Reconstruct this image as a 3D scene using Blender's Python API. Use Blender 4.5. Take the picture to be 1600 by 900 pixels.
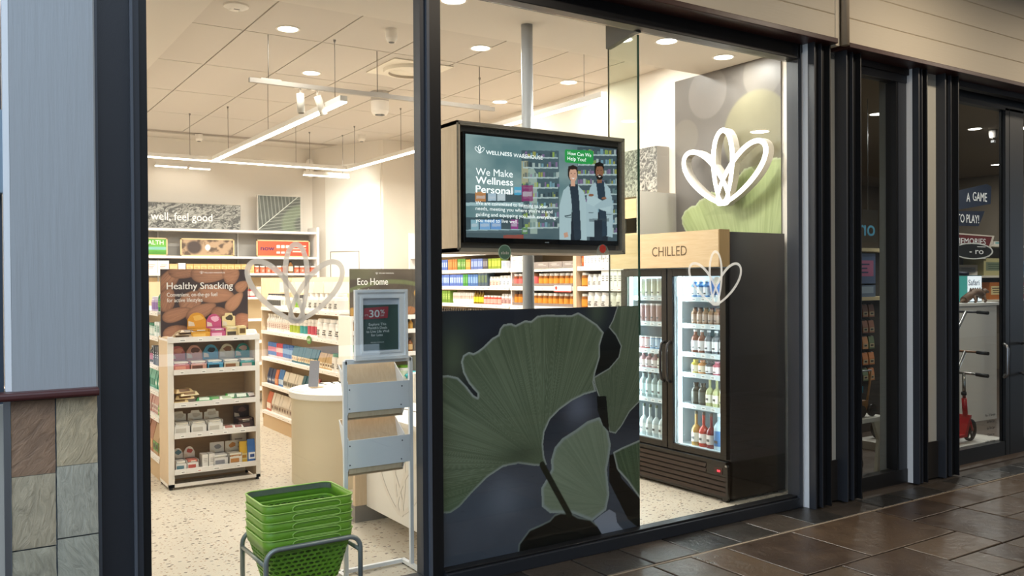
import bpy, bmesh, math, random
import numpy as np
from mathutils import Vector, Matrix

for o in list(bpy.data.objects): bpy.data.objects.remove(o)
SC = bpy.context.scene
COL = SC.collection
PI = math.pi
# ------------------------------------------------------------------ camera
cd = bpy.data.cameras.new('camera'); cam = bpy.data.objects.new('camera', cd); COL.objects.link(cam)
SC.camera = cam
cd.sensor_width = 36.0; cd.lens = 1354.0 / 1600.0 * 36.0; cd.clip_start = .05; cd.clip_end = 200
yaw, pit, rol = math.radians(33.25), math.radians(.486), math.radians(-.363)
fw = Vector((math.sin(yaw)*math.cos(pit), math.cos(yaw)*math.cos(pit), -math.sin(pit)))
r0 = fw.cross(Vector((0, 0, 1))).normalized(); u0 = r0.cross(fw)
rt = r0*math.cos(rol) + u0*math.sin(rol); up = -r0*math.sin(rol) + u0*math.cos(rol)
cam.matrix_world = Matrix(((rt.x, up.x, -fw.x, 0), (rt.y, up.y, -fw.y, -4.15), (rt.z, up.z, -fw.z, 1.65), (0, 0, 0, 1)))
# ------------------------------------------------------------------ world and exposure
SC.view_settings.view_transform = 'Standard'; SC.view_settings.look = 'None'
SC.view_settings.gamma = 1; SC.view_settings.use_curve_mapping = False
SC.view_settings.exposure = 0.0
wd = bpy.data.worlds.new('overcast_sky'); SC.world = wd; wd.use_nodes = True
wb = wd.node_tree.nodes['Background']; wb.inputs[0].default_value = (.68, .82, 1.0, 1); wb.inputs[1].default_value = 2.25
WARM = (1.0, .975, .93)
K_LED, K_DOWN, K_SPOT, K_FRIDGE, K_TOY = 19.0, 11.0, 38.0, 3.2, 26.0
K_WALK = 34.0

def lamp(name, kind, loc, power, color=WARM, size=.1, size_y=None, direction=(0, 0, -1), blend=.5, angle=60, parent=None):
    l = bpy.data.lights.new(name, kind); l.energy = power; l.color = color
    if kind == 'AREA':
        if size_y: l.shape = 'RECTANGLE'; l.size = size; l.size_y = size_y
        else: l.shape = 'DISK'; l.size = size
    if kind == 'SPOT': l.spot_size = math.radians(angle); l.spot_blend = blend; l.shadow_soft_size = size
    o = bpy.data.objects.new(name, l); COL.objects.link(o)
    q = Vector(direction).to_track_quat('-Z', 'Y'); o.rotation_mode = 'QUATERNION'; o.rotation_quaternion = q
    o.location = loc
    if parent: o.parent = parent; o.location = Vector(loc) - WL[parent.name]
    return o

# ------------------------------------------------------------------ materials
def lin(c):
    if isinstance(c, str): c = tuple(int(c[i:i+2], 16) for i in (0, 2, 4))
    return tuple(((v/255.)/12.92 if v/255. <= .04045 else ((v/255.+.055)/1.055)**2.4) for v in c)
MC = {}
def M(c, rough=.5, metal=0., bump=0., bscale=60., emit=0., stretch=(1, 1, 1), var=0., coat=0.):
    key = (c, rough, metal, bump, bscale, emit, stretch, var, coat)
    if key in MC: return MC[key]
    m = bpy.data.materials.new('surface_%d' % len(MC)); MC[key] = m; m.use_nodes = True
    nt = m.node_tree; b = nt.nodes['Principled BSDF']; L = nt.links
    col = lin(c) + (1,)
    b.inputs['Base Color'].default_value = col; b.inputs['Roughness'].default_value = rough
    b.inputs['Metallic'].default_value = metal; b.inputs['Coat Weight'].default_value = coat
    if emit:
        b.inputs['Emission Color'].default_value = col; b.inputs['Emission Strength'].default_value = emit
    if bump or var:
        tc = nt.nodes.new('ShaderNodeTexCoord'); mp = nt.nodes.new('ShaderNodeMapping'); mp.inputs['Scale'].default_value = stretch
        nz = nt.nodes.new('ShaderNodeTexNoise'); nz.inputs['Scale'].default_value = bscale; nz.inputs['Detail'].default_value = 5
        L.new(tc.outputs['Object'], mp.inputs[0]); L.new(mp.outputs[0], nz.inputs['Vector'])
        if bump:
            bp = nt.nodes.new('ShaderNodeBump'); bp.inputs['Strength'].default_value = bump; bp.inputs['Distance'].default_value = .01
            L.new(nz.outputs['Fac'], bp.inputs['Height']); L.new(bp.outputs[0], b.inputs['Normal'])
        if var:
            cr = nt.nodes.new('ShaderNodeValToRGB')
            cr.color_ramp.elements[0].color = tuple(v*(1-var) for v in col[:3]) + (1,); cr.color_ramp.elements[0].position = .3
            cr.color_ramp.elements[1].color = tuple(min(1, v*(1+var)) for v in col[:3]) + (1,); cr.color_ramp.elements[1].position = .7
            L.new(nz.outputs['Fac'], cr.inputs[0]); L.new(cr.outputs[0], b.inputs['Base Color'])
    return m

def glass_mat(name, tint=(.96, .98, .97), ior=1.45, refl=1.0):
    m = bpy.data.materials.new(name); m.use_nodes = True; nt = m.node_tree; nt.nodes.clear(); L = nt.links
    out = nt.nodes.new('ShaderNodeOutputMaterial'); mx = nt.nodes.new('ShaderNodeMixShader')
    tr = nt.nodes.new('ShaderNodeBsdfTransparent'); tr.inputs[0].default_value = tint + (1,)
    gl = nt.nodes.new('ShaderNodeBsdfGlossy'); gl.inputs['Roughness'].default_value = 0.0
    gl.inputs[0].default_value = (refl, refl, refl, 1)
    ge = nt.nodes.new('ShaderNodeNewGeometry'); dt = nt.nodes.new('ShaderNodeVectorMath'); dt.operation = 'DOT_PRODUCT'
    L.new(ge.outputs['Normal'], dt.inputs[0]); L.new(ge.outputs['Incoming'], dt.inputs[1]); prev = dt.outputs['Value']
    for op, a, b in (('ABSOLUTE', None, None), ('SUBTRACT', 1.0, None), ('POWER', None, 5.0), ('MULTIPLY', None, .96), ('ADD', None, ((ior-1)/(ior+1))**2)):
        q = nt.nodes.new('ShaderNodeMath'); q.operation = op
        if a is not None: q.inputs[0].default_value = a; L.new(prev, q.inputs[1])
        else:
            L.new(prev, q.inputs[0])
            if b is not None: q.inputs[1].default_value = b
        prev = q.outputs[0]
    L.new(prev, mx.inputs[0]); L.new(tr.outputs[0], mx.inputs[1]); L.new(gl.outputs[0], mx.inputs[2]); L.new(mx.outputs[0], out.inputs[0])
    return m
GLASS = glass_mat('window_glass'); FIN_GLASS = glass_mat('fin_glass', (.90, .95, .90))
def clear_liquid(name, tint, rough=.05):
    return glass_mat(name, tint, 1.4)
def decal_mat(name, c, alpha):
    m = bpy.data.materials.new(name); m.use_nodes = True; nt = m.node_tree; b = nt.nodes['Principled BSDF']
    L = nt.links; out = nt.nodes['Material Output']; nt.nodes.remove(b)
    tr = nt.nodes.new('ShaderNodeBsdfTransparent'); df = nt.nodes.new('ShaderNodeBsdfDiffuse'); tl = nt.nodes.new('ShaderNodeBsdfTranslucent'); m1 = nt.nodes.new('ShaderNodeMixShader'); m2 = nt.nodes.new('ShaderNodeMixShader')
    df.inputs[0].default_value = lin(c) + (1,); tl.inputs[0].default_value = lin(c) + (1,); m1.inputs[0].default_value = .5; m2.inputs[0].default_value = alpha
    L.new(df.outputs[0], m1.inputs[1]); L.new(tl.outputs[0], m1.inputs[2]); L.new(tr.outputs[0], m2.inputs[1]); L.new(m1.outputs[0], m2.inputs[2]); L.new(m2.outputs[0], out.inputs[0])
    return m
def print_mat(name, emit=0., rough=.45):
    m = bpy.data.materials.new(name); m.use_nodes = True; nt = m.node_tree; b = nt.nodes['Principled BSDF']
    a = nt.nodes.new('ShaderNodeAttribute'); a.attribute_name = 'ink'
    nt.links.new(a.outputs['Color'], b.inputs['Base Color']); b.inputs['Roughness'].default_value = rough
    if emit:
        b.inputs['Base Color'].default_value = (.01, .01, .01, 1); nt.links.remove(b.inputs['Base Color'].links[0])
        nt.links.new(a.outputs['Color'], b.inputs['Emission Color']); b.inputs['Emission Strength'].default_value = emit
    return m
PRINT = print_mat('printed_board'); SCREEN = print_mat('lit_screen', emit=1.0, rough=.15)

def wood_mat(name, c1, c2, axis='z', scale=6.):
    m = bpy.data.materials.new(name); m.use_nodes = True; nt = m.node_tree; b = nt.nodes['Principled BSDF']; L = nt.links
    tc = nt.nodes.new('ShaderNodeTexCoord'); mp = nt.nodes.new('ShaderNodeMapping')
    mp.inputs['Scale'].default_value = {'z': (12, 12, 1), 'y': (12, 1, 12), 'x': (1, 12, 12)}[axis]
    nz = nt.nodes.new('ShaderNodeTexNoise'); nz.inputs['Scale'].default_value = scale; nz.inputs['Detail'].default_value = 6; nz.inputs['Distortion'].default_value = .6
    cr = nt.nodes.new('ShaderNodeValToRGB')
    cr.color_ramp.elements[0].color = lin(c1) + (1,); cr.color_ramp.elements[0].position = .25
    cr.color_ramp.elements[1].color = lin(c2) + (1,); cr.color_ramp.elements[1].position = .75
    L.new(tc.outputs['Object'], mp.inputs[0]); L.new(mp.outputs[0], nz.inputs['Vector']); L.new(nz.outputs['Fac'], cr.inputs[0]); L.new(cr.outputs[0], b.inputs['Base Color'])
    b.inputs['Roughness'].default_value = .55
    return m
WOOD = wood_mat('pale_birch', 'd3b896', 'e0c8a8', 'z'); WOODH = wood_mat('pale_birch_flat', 'd9b88c', 'e6c9a2', 'x'); WOODY = wood_mat('pale_birch_long', 'd9b88c', 'e6c9a2', 'y')
GREYWOOD = wood_mat('smoked_oak', '8b7d6c', '9f9180', 'x')

def slate_mat(name, stops, bump=.5, rough=(.18, .45), scale=5.):
    m = bpy.data.materials.new(name); m.use_nodes = True; nt = m.node_tree; b = nt.nodes['Principled BSDF']; L = nt.links
    oi = nt.nodes.new('ShaderNodeObjectInfo'); tc = nt.nodes.new('ShaderNodeTexCoord')
    ad = nt.nodes.new('ShaderNodeVectorMath'); ad.operation = 'ADD'
    L.new(tc.outputs['Object'], ad.inputs[0]); L.new(oi.outputs['Location'], ad.inputs[1])
    nz = nt.nodes.new('ShaderNodeTexNoise'); nz.inputs['Scale'].default_value = scale; nz.inputs['Detail'].default_value = 9; nz.inputs['Roughness'].default_value = .62
    L.new(ad.outputs[0], nz.inputs['Vector'])
    cr = nt.nodes.new('ShaderNodeValToRGB'); cr.color_ramp.interpolation = 'LINEAR'
    els = cr.color_ramp.elements
    els[0].color = lin(stops[0]) + (1,); els[1].color = lin(stops[-1]) + (1,)
    for i, s in enumerate(stops[1:-1]):
        e = els.new((i+1)/(len(stops)-1)); e.color = lin(s) + (1,)
    mth = nt.nodes.new('ShaderNodeMath'); mth.operation = 'MULTIPLY_ADD'; mth.inputs[1].default_value = .6
    m2 = nt.nodes.new('ShaderNodeMath'); m2.operation = 'MULTIPLY'; m2.inputs[1].default_value = .62
    L.new(oi.outputs['Random'], m2.inputs[0]); L.new(nz.outputs['Fac'], mth.inputs[0]); L.new(m2.outputs[0], mth.inputs[2])
    L.new(mth.outputs[0], cr.inputs[0]); L.new(cr.outputs[0], b.inputs['Base Color'])
    n2 = nt.nodes.new('ShaderNodeTexNoise'); n2.inputs['Scale'].default_value = scale*2.2; n2.inputs['Detail'].default_value = 10; n2.inputs['Roughness'].default_value = .6; n2.inputs['Distortion'].default_value = 1.2
    L.new(ad.outputs[0], n2.inputs['Vector'])
    bp = nt.nodes.new('ShaderNodeBump'); bp.inputs['Strength'].default_value = bump; bp.inputs['Distance'].default_value = .012
    L.new(n2.outputs['Fac'], bp.inputs['Height']); L.new(bp.outputs[0], b.inputs['Normal'])
    rr = nt.nodes.new('ShaderNodeMapRange'); rr.inputs['To Min'].default_value = rough[0]; rr.inputs['To Max'].default_value = rough[1]
    L.new(nz.outputs['Fac'], rr.inputs['Value']); L.new(rr.outputs[0], b.inputs['Roughness'])
    return m
SLATE_BROWN = slate_mat('brown_slate', ['241e19', '43352a', '5a4836', '52473b'], .45)
SLATE_DARK = slate_mat('black_slate', ['15161a', '22211f', '34302b', '4a4036'], .6)

def floor_mat():
    m = bpy.data.materials.new('flecked_vinyl'); m.use_nodes = True; nt = m.node_tree; b = nt.nodes['Principled BSDF']; L = nt.links
    tc = nt.nodes.new('ShaderNodeTexCoord'); prev = None
    base = nt.nodes.new('ShaderNodeTexNoise'); base.inputs['Scale'].default_value = 3; L.new(tc.outputs['Object'], base.inputs['Vector'])
    cr = nt.nodes.new('ShaderNodeValToRGB'); cr.color_ramp.elements[0].color = lin('c3b8a6') + (1,); cr.color_ramp.elements[1].color = lin('d0c5b3') + (1,)
    L.new(base.outputs['Fac'], cr.inputs[0]); prev = cr.outputs[0]
    for sc, thr, colr, rnd, off in (((20, 34), .25, '55443a', .50, 0), ((34, 56), .24, '94704f', .42, 3.3), ((14, 24), .17, '7a7672', .55, 7.7)):
        mp = nt.nodes.new('ShaderNodeMapping'); mp.inputs['Scale'].default_value = (sc[0], sc[1], 1); mp.inputs['Location'].default_value = (off, off, 0)
        v = nt.nodes.new('ShaderNodeTexVoronoi'); v.inputs['Scale'].default_value = 1
        wz = nt.nodes.new('ShaderNodeTexNoise'); wz.inputs['Scale'].default_value = 3
        L.new(tc.outputs['Object'], mp.inputs[0]); L.new(mp.outputs[0], v.inputs['Vector'])
        lt = nt.nodes.new('ShaderNodeMath'); lt.operation = 'LESS_THAN'; lt.inputs[1].default_value = thr; L.new(v.outputs['Distance'], lt.inputs[0])
        sp = nt.nodes.new('ShaderNodeSeparateColor'); L.new(v.outputs['Color'], sp.inputs[0])
        gt = nt.nodes.new('ShaderNodeMath'); gt.operation = 'GREATER_THAN'; gt.inputs[1].default_value = rnd; L.new(sp.outputs[0], gt.inputs[0])
        mu = nt.nodes.new('ShaderNodeMath'); mu.operation = 'MULTIPLY'; L.new(lt.outputs[0], mu.inputs[0]); L.new(gt.outputs[0], mu.inputs[1])
        mx = nt.nodes.new('ShaderNodeMix'); mx.data_type = 'RGBA'; L.new(mu.outputs[0], mx.inputs[0]); L.new(prev, mx.inputs[6]); mx.inputs[7].default_value = lin(colr) + (1,)
        prev = mx.outputs[2]
    L.new(prev, b.inputs['Base Color']); b.inputs['Roughness'].default_value = .38
    return m
VINYL = floor_mat()

NAVY = M('2a2c31', .36, .0, .16, 300.); NAVY_SM = M('31343a', .42); BLACKF = M('131416', .4); RIDGE = M('555a62', .4)
WHITE = M('eee6dc', .6); WALLW = M('e4dbcf', .75, 0, .05, 40.); CEILW = M('cdc3b8', .85, 0, .08, 120.); GYPS = M('d8cec2', .85)
SHELFW = M('efe9e3', .45); PILLW = M('abb0b3', .5, 0, .3, 8., 0., (6, 6, .4)); PILLR = M('eceeee', .5, 0, .2, 8., 0., (6, 6, .4)); CREAM = M('dcd9cb', .6, 0, .1, 20.)
BURG = M('4c2320', .35, 0, .1, 15.); RACKW = M('f6f5f6', .45); GREYP = M('8f8984', .6); STEEL = M('9a9c9e', .3, .9); TUBE = M('8c9490', .35, .5)
LED = M('fff6ea', .5, 0, 0, 60, 9.0); DLIT = M('fffaf2', .5, 0, 0, 60, 9.0)

# ------------------------------------------------------------------ mesh builder
WL = {}
class MB:
    def __init__(s): s.v = []; s.f = []; s.mi = []; s.mats = []; s.sm = []
    def mat(s, m):
        if m not in s.mats: s.mats.append(m)
        return s.mats.index(m)
    def add(s, vs, fs, m, smooth=False):
        n = len(s.v); s.v += [tuple(v) for v in vs]; k = s.mat(m)
        for f in fs: s.f.append(tuple(n+i for i in f)); s.mi.append(k); s.sm.append(smooth)
        return s
    def box(s, x0, y0, z0, x1, y1, z1, m):
        x0, x1 = sorted((x0, x1)); y0, y1 = sorted((y0, y1)); z0, z1 = sorted((z0, z1))
        return s.add([(x0,y0,z0),(x1,y0,z0),(x1,y1,z0),(x0,y1,z0),(x0,y0,z1),(x1,y0,z1),(x1,y1,z1),(x0,y1,z1)],
              [(0,3,2,1),(4,5,6,7),(0,1,5,4),(1,2,6,5),(2,3,7,6),(3,0,4,7)], m)
    def prism(s, pts, axis, a, b, m, smooth=False):
        def P(p, t): return {'x': (t, p[0], p[1]), 'y': (p[0], t, p[1]), 'z': (p[0], p[1], t)}[axis]
        n = len(pts); vs = [P(p, a) for p in pts] + [P(p, b) for p in pts]
        s.add(vs, [tuple(range(n))[::-1], tuple(range(n, 2*n))], m)
        k = len(s.v) - 2*n; mi = s.mat(m)
        for i in range(n):
            j = (i+1) % n; s.f.append((k+i, k+j, k+n+j, k+n+i)); s.mi.append(mi); s.sm.append(smooth)
        return s
    def ringprism(s, outer, inner, axis, a, b, m, off=0.):
        def P(p, t): return {'x': (t, p[0], p[1]), 'y': (p[0], t, p[1]), 'z': (p[0], p[1], t)}[axis]
        n = len(outer); vs = [P(p, a) for p in outer] + [P(p, a) for p in inner] + [P(p, b) for p in outer] + [P(p, b) for p in inner]; fs = []
        for i in range(n):
            j = (i+1) % n
            fs += [(i, j, n+j, n+i), (2*n+i, 3*n+i, 3*n+j, 2*n+j), (i, 2*n+i, 2*n+j, j), (n+i, n+j, 3*n+j, 3*n+i)]
        return s.add(vs, fs, m, False)
    def lathe(s, c, prof, n=12, smooth=True):
        # prof: list of (r, z, material of the band that ends here)
        for k in range(1, len(prof)):
            (ra, za, _), (rb, zb, m) = prof[k-1], prof[k]
            vs = []; fs = []
            for i in range(n):
                a = 2*PI*i/n; vs += [(c[0]+ra*math.cos(a), c[1]+ra*math.sin(a), c[2]+za), (c[0]+rb*math.cos(a), c[1]+rb*math.sin(a), c[2]+zb)]
            for i in range(n):
                j = (i+1) % n
                if ra < 1e-6: fs.append((2*i, 2*j+1, 2*i+1))
                elif rb < 1e-6: fs.append((2*i, 2*j, 2*i+1))
                else: fs.append((2*i, 2*j, 2*j+1, 2*i+1))
            s.add(vs, fs, m, smooth)
        return s
    def cyl(s, p0, p1, r, m, n=12, r1=None):
        return s.tube([p0, p1], r, m, n, r1=r1)
    def tube(s, path, r, m, n=8, closed=False, r1=None):
        P = [Vector(p) for p in path]; N = len(P); vs = []; fs = []
        prev = None
        for i, p in enumerate(P):
            if closed: t = (P[(i+1) % N] - P[i-1]).normalized()
            else: t = (P[min(i+1, N-1)] - P[max(i-1, 0)]).normalized()
            if prev is None: a = t.orthogonal().normalized()
            else: a = (prev - t*prev.dot(t)).normalized()
            prev = a; b = t.cross(a)
            rr = r if r1 is None else r + (r1-r)*i/(N-1)
            for k in range(n):
                an = 2*PI*k/n; vs.append(p + a*math.cos(an)*rr + b*math.sin(an)*rr)
        for i in range(N if closed else N-1):
            for k in range(n):
                fs.append((i*n+k, i*n+(k+1) % n, ((i+1) % N)*n+(k+1) % n, ((i+1) % N)*n+k))
        s.add(vs, fs, m, True)
        if not closed:
            q = len(s.v) - len(vs); mi = s.mat(m)
            s.f.append(tuple(q+k for k in range(n))[::-1]); s.mi.append(mi); s.sm.append(False)
            s.f.append(tuple(q+(N-1)*n+k for k in range(n))); s.mi.append(mi); s.sm.append(False)
        return s
    def mesh(s, name, org=(0, 0, 0)):
        me = bpy.data.meshes.new(name); ox, oy, oz = org
        me.from_pydata([(x-ox, y-oy, z-oz) for x, y, z in s.v], [], s.f)
        for m in s.mats: me.materials.append(m)
        me.polygons.foreach_set('material_index', s.mi); me.polygons.foreach_set('use_smooth', s.sm)
        me.update(); bm = bmesh.new(); bm.from_mesh(me); bmesh.ops.recalc_face_normals(bm, faces=bm.faces); bm.to_mesh(me); bm.free()
        return me
    def build(s, name, parent=None, bev=0., label=None, org=None):
        if parent is not None: org = WL[parent.name]
        elif org is None:
            a = np.array(s.v); lo, hi = a.min(0), a.max(0); org = ((lo[0]+hi[0])/2, (lo[1]+hi[1])/2, lo[2])
        org = Vector(org)
        o = bpy.data.objects.new(name, s.mesh(name, org)); COL.objects.link(o)
        if parent is not None: o.parent = parent
        else: o.location = org
        WL[o.name] = org
        if bev:
            md = o.modifiers.new('edge', 'BEVEL'); md.width = bev; md.segments = 2; md.limit_method = 'ANGLE'
        if label: o['label'] = label
        return o
def tag(o, label, cat, group=None):
    o['label'] = label; o['category'] = cat
    if group: o['group'] = group
    return o
def thing(name, label, cat, loc, group=None):
    o = bpy.data.objects.new(name, None); COL.objects.link(o); o.location = loc; o.empty_display_size = .05
    WL[o.name] = Vector(loc); return tag(o, label, cat, group)
def struct(name, loc=(0, 0, 0)):
    o = bpy.data.objects.new(name, None); COL.objects.link(o); o.location = loc; o['kind'] = 'structure'; WL[o.name] = Vector(loc); return o
def smesh(name, mb, bev=0.):
    o = mb.build(name, None, bev); o['kind'] = 'structure'; return o
def share(src, name, parent, loc, rz=0.):
    o = bpy.data.objects.new(name, src); COL.objects.link(o); o.parent = parent
    o.location = Vector(loc) - WL[parent.name]; o.rotation_euler = (0, 0, rz); return o

# ------------------------------------------------------------------ lettering
TXT = {}
def text_mesh(body, bold=0.):
    key = (body, bold)
    if key not in TXT:
        c = bpy.data.curves.new('lettering', 'FONT'); c.body = body; c.size = 1; c.offset = bold; c.resolution_u = 3; c.space_line = 1.0
        o = bpy.data.objects.new('lettering', c); COL.objects.link(o)
        bpy.context.view_layer.update(); dg = bpy.context.evaluated_depsgraph_get()
        me = bpy.data.meshes.new_from_object(o.evaluated_get(dg)); bpy.data.objects.remove(o)
        vs = np.array([v.co[:2] for v in me.vertices]); fs = [tuple(p.vertices) for p in me.polygons]
        bpy.data.meshes.remove(me); TXT[key] = (vs, fs)
    return TXT[key]
def letter(lines, org, U, V, mat, parent, name='lettering', lift=.0012, label=None):
    """lines: (text, x, y, width or None, height, bold); x,y = lower left on the U,V plane"""
    mb = MB(); U, V = Vector(U), Vector(V); N = U.cross(V)
    for t in lines:
        body, x, y, w, h, bold = t[:6]
        vs, fs = text_mesh(body, 0.)
        if len(vs) == 0: continue
        lo, hi = vs.min(0), vs.max(0)
        sy = h/.73; sx = sy if w is None else w/(hi[0]-lo[0])
        if len(t) > 6 and t[6]: sx = -sx; x = x + (hi[0]-lo[0])*abs(sx); 
        e = abs(bold)*h*.8 if bold > 0 else 0
        for q, (ax, ay) in enumerate(((-e, 0), (e, 0), (0, e)) if e else ((0, 0),)):
            mb.add([Vector(org) + U*(x+ax+(vx-lo[0])*sx) + V*(y+ay+vy*sy) + N*(lift+.00015*q) for vx, vy in vs], fs, mat)
    o = mb.build(name, parent); 
    if label: o['label'] = label
    return o

# ------------------------------------------------------------------ printed pictures (flat art as inked grids)
def inside(px, py, poly):
    r = np.zeros(px.shape, bool); n = len(poly)
    for i in range(n):
        x0, y0 = poly[i]; x1, y1 = poly[(i+1) % n]
        if y0 == y1: continue
        c = ((y0 > py) != (y1 > py)) & (px < (x1-x0)*(py-y0)/(y1-y0)+x0); r ^= c
    return r
def edge_dist(px, py, poly, ax=1., closed=True):
    d = np.full(px.shape, 9.)
    n = len(poly)
    for i in range(n if closed else n-1):
        x0, y0 = poly[i]; x1, y1 = poly[(i+1) % n]; x0 *= ax; x1 *= ax
        dx, dy = x1-x0, y1-y0; L = dx*dx+dy*dy+1e-12
        t = np.clip(((px*ax-x0)*dx+(py-y0)*dy)/L, 0, 1)
        d = np.minimum(d, np.hypot(px*ax-x0-t*dx, py-y0-t*dy))
    return d
RNG = np.random.default_rng(4)
def vnoise(U, V, s, seed=0):
    r = np.random.default_rng(seed); g = r.random((64, 64)); x = U*s; y = V*s
    i = np.floor(x).astype(int) % 63; j = np.floor(y).astype(int) % 63; a = x-np.floor(x); b = y-np.floor(y); a = a*a*(3-2*a); b = b*b*(3-2*b)
    return g[i, j]*(1-a)*(1-b)+g[i+1, j]*a*(1-b)+g[i, j+1]*(1-a)*b+g[i+1, j+1]*a*b
def fbm(U, V, s, seed=0): return sum(vnoise(U+k*.37, V+k*.71, s*2**k, seed+k)*.5**(k+1) for k in range(4))/.94
def put(img, mask, c, a=1.):
    c = np.array(lin(c)) if isinstance(c, (str, tuple)) else c
    m = (mask.astype(float)*a)[..., None] if mask.dtype == bool else (mask*a)[..., None]
    img[:] = img*(1-m)+c*m
def ink(name, org, U, V, w, h, nx, ny, fn, mat, parent, lift=.0008):
    u, v = np.meshgrid(np.linspace(0, 1, nx), np.linspace(0, 1, ny)); img = np.zeros((ny, nx, 3)); fn(img, u, v)
    U, V = Vector(U), Vector(V); N = U.cross(V)*lift; org = Vector(org)+N-WL[parent.name]
    P = np.array(org)[None, None]+u[..., None]*np.array(U)*w+v[..., None]*np.array(V)*h
    idx = np.arange(nx*ny).reshape(ny, nx); F = np.stack([idx[:-1, :-1], idx[:-1, 1:], idx[1:, 1:], idx[1:, :-1]], -1).reshape(-1, 4)
    me = bpy.data.meshes.new(name); me.vertices.add(nx*ny); me.vertices.foreach_set('co', P.reshape(-1))
    me.loops.add(F.size); me.loops.foreach_set('vertex_index', F.reshape(-1)); me.polygons.add(len(F))
    me.polygons.foreach_set('loop_start', np.arange(0, F.size, 4)); me.polygons.foreach_set('loop_total', np.full(len(F), 4)); me.update(calc_edges=True)
    at = me.attributes.new('ink', 'FLOAT_COLOR', 'POINT'); c4 = np.ones((nx*ny, 4)); c4[:, :3] = np.clip(img, 0, 1).reshape(-1, 3); at.data.foreach_set('color', c4.reshape(-1))
    me.materials.append(mat); o = bpy.data.objects.new(name, me); COL.objects.link(o); o.parent = parent; WL[o.name] = WL[parent.name]
    return o
FX, FZ = (1, 0, 0), (0, 0, 1)       # a plane that faces the walkway
GX = (0, -1, 0)                      # a plane that faces left along the shopfront

# lotus mark of three looped petals, in a unit-wide box
def ell(cx, cy, a, b, th, n=48, egg=.22):
    c, s = math.cos(th), math.sin(th)
    return [(cx+a*math.cos(t)*c-b*(1+egg*math.cos(t))*math.sin(t)*s, cy+a*math.cos(t)*s+b*(1+egg*math.cos(t))*math.sin(t)*c) for t in (2*PI*i/n for i in range(n))]
def lotus(mb, org, U, V, W, Hh, stroke, depth, mat, side=None):
    U, V = Vector(U), Vector(V); N = U.cross(V); t = stroke/2
    for k, (cx, cy, a, b, th) in enumerate(((0, .405, .385, .112, PI/2), (.205, .305, .385, .150, math.radians(48)), (-.205, .305, .385, .150, math.radians(132)))):
        o = ell(cx, cy, a+t, b+t, th); i = ell(cx, cy, a-t, b-t, th); n = len(o); e = .0004*k
        def P(p, d): return Vector(org)+U*(p[0]*W)+V*(p[1]*Hh/.81)+N*d
        vs = [P(p, e) for p in o]+[P(p, e) for p in i]; fs = [(q, (q+1) % n, n+(q+1) % n, n+q) for q in range(n)]
        mb.add(vs, fs, mat)
        if depth:
            vs = [P(p, e) for p in o]+[P(p, -depth) for p in o]; mb.add(vs, [(q, (q+1) % n, n+(q+1) % n, n+q) for q in range(n)], side or mat)
            vs = [P(p, e) for p in i]+[P(p, -depth) for p in i]; mb.add(vs, [(q, (q+1) % n, n+(q+1) % n, n+q) for q in range(n)], side or mat)
            vs = [P(p, -depth) for p in o]+[P(p, -depth) for p in i]; mb.add(vs, [(q, (q+1) % n, n+(q+1) % n, n+q) for q in range(n)], side or mat)
    return mb
# ================================================================== THE SETTING
# ---- floors
smesh('floor', MB().box(-3, -.05, -.06, 5.6, 8.3, 0, VINYL))
smesh('floor_toy_shop', MB().box(5.6, -.05, -.06, 16, 8.3, 0, M('4a3f36', .5)))
fl = struct('floor_walkway', (5, -1, 0))
MB().box(-12, -14, -.12, 40, -.05, -.012, M('3a332c', .6, 0, .2, 8.)).build('grout_bed', fl)
rnd = random.Random(11)
def slab(x0, y0, x1, y1, mat, g=.006):
    j = lambda: rnd.uniform(-.003, .003)
    zt = rnd.uniform(-.0015, .0015); cx, cy = (x0+x1)/2, (y0+y1)/2
    mb = MB(); c = .004
    a = [(x0+g+j()-cx, y0+g+j()-cy), (x1-g+j()-cx, y0+g+j()-cy), (x1-g+j()-cx, y1-g+j()-cy), (x0+g+j()-cx, y1-g+j()-cy)]
    b = [(p[0]*(1-c/abs(x1-x0)*2), p[1]*(1-c/abs(y1-y0)*2)) for p in a]
    mb.add([(p[0], p[1], -.012) for p in a]+[(p[0], p[1], zt-.003) for p in a]+[(p[0], p[1], zt) for p in b],
           [(0,1,5,4),(1,2,6,5),(2,3,7,6),(3,0,4,7),(4,5,9,8),(5,6,10,9),(6,7,11,10),(7,4,8,11),(8,9,10,11)], mat)
    o = bpy.data.objects.new('slate_tile', mb.mesh('slate_tile')); COL.objects.link(o); o.parent = fl; o.location = Vector((cx, cy, 0))-WL[fl.name]
GR = M('8a7a66', .7)
MB().box(-3, -.42, -.013, 30, -.405, -.001, GR).build('grout_line', fl)
x = 2.0
while x < 5.16:
    w = .36; slab(x, -.405, x+w, -.055, SLATE_DARK); x += w
x = 5.2
while x < 15:
    w = rnd.choice((.3, .36, .45)); slab(x, -.405, x+w, -.17, SLATE_DARK); x += w
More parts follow.
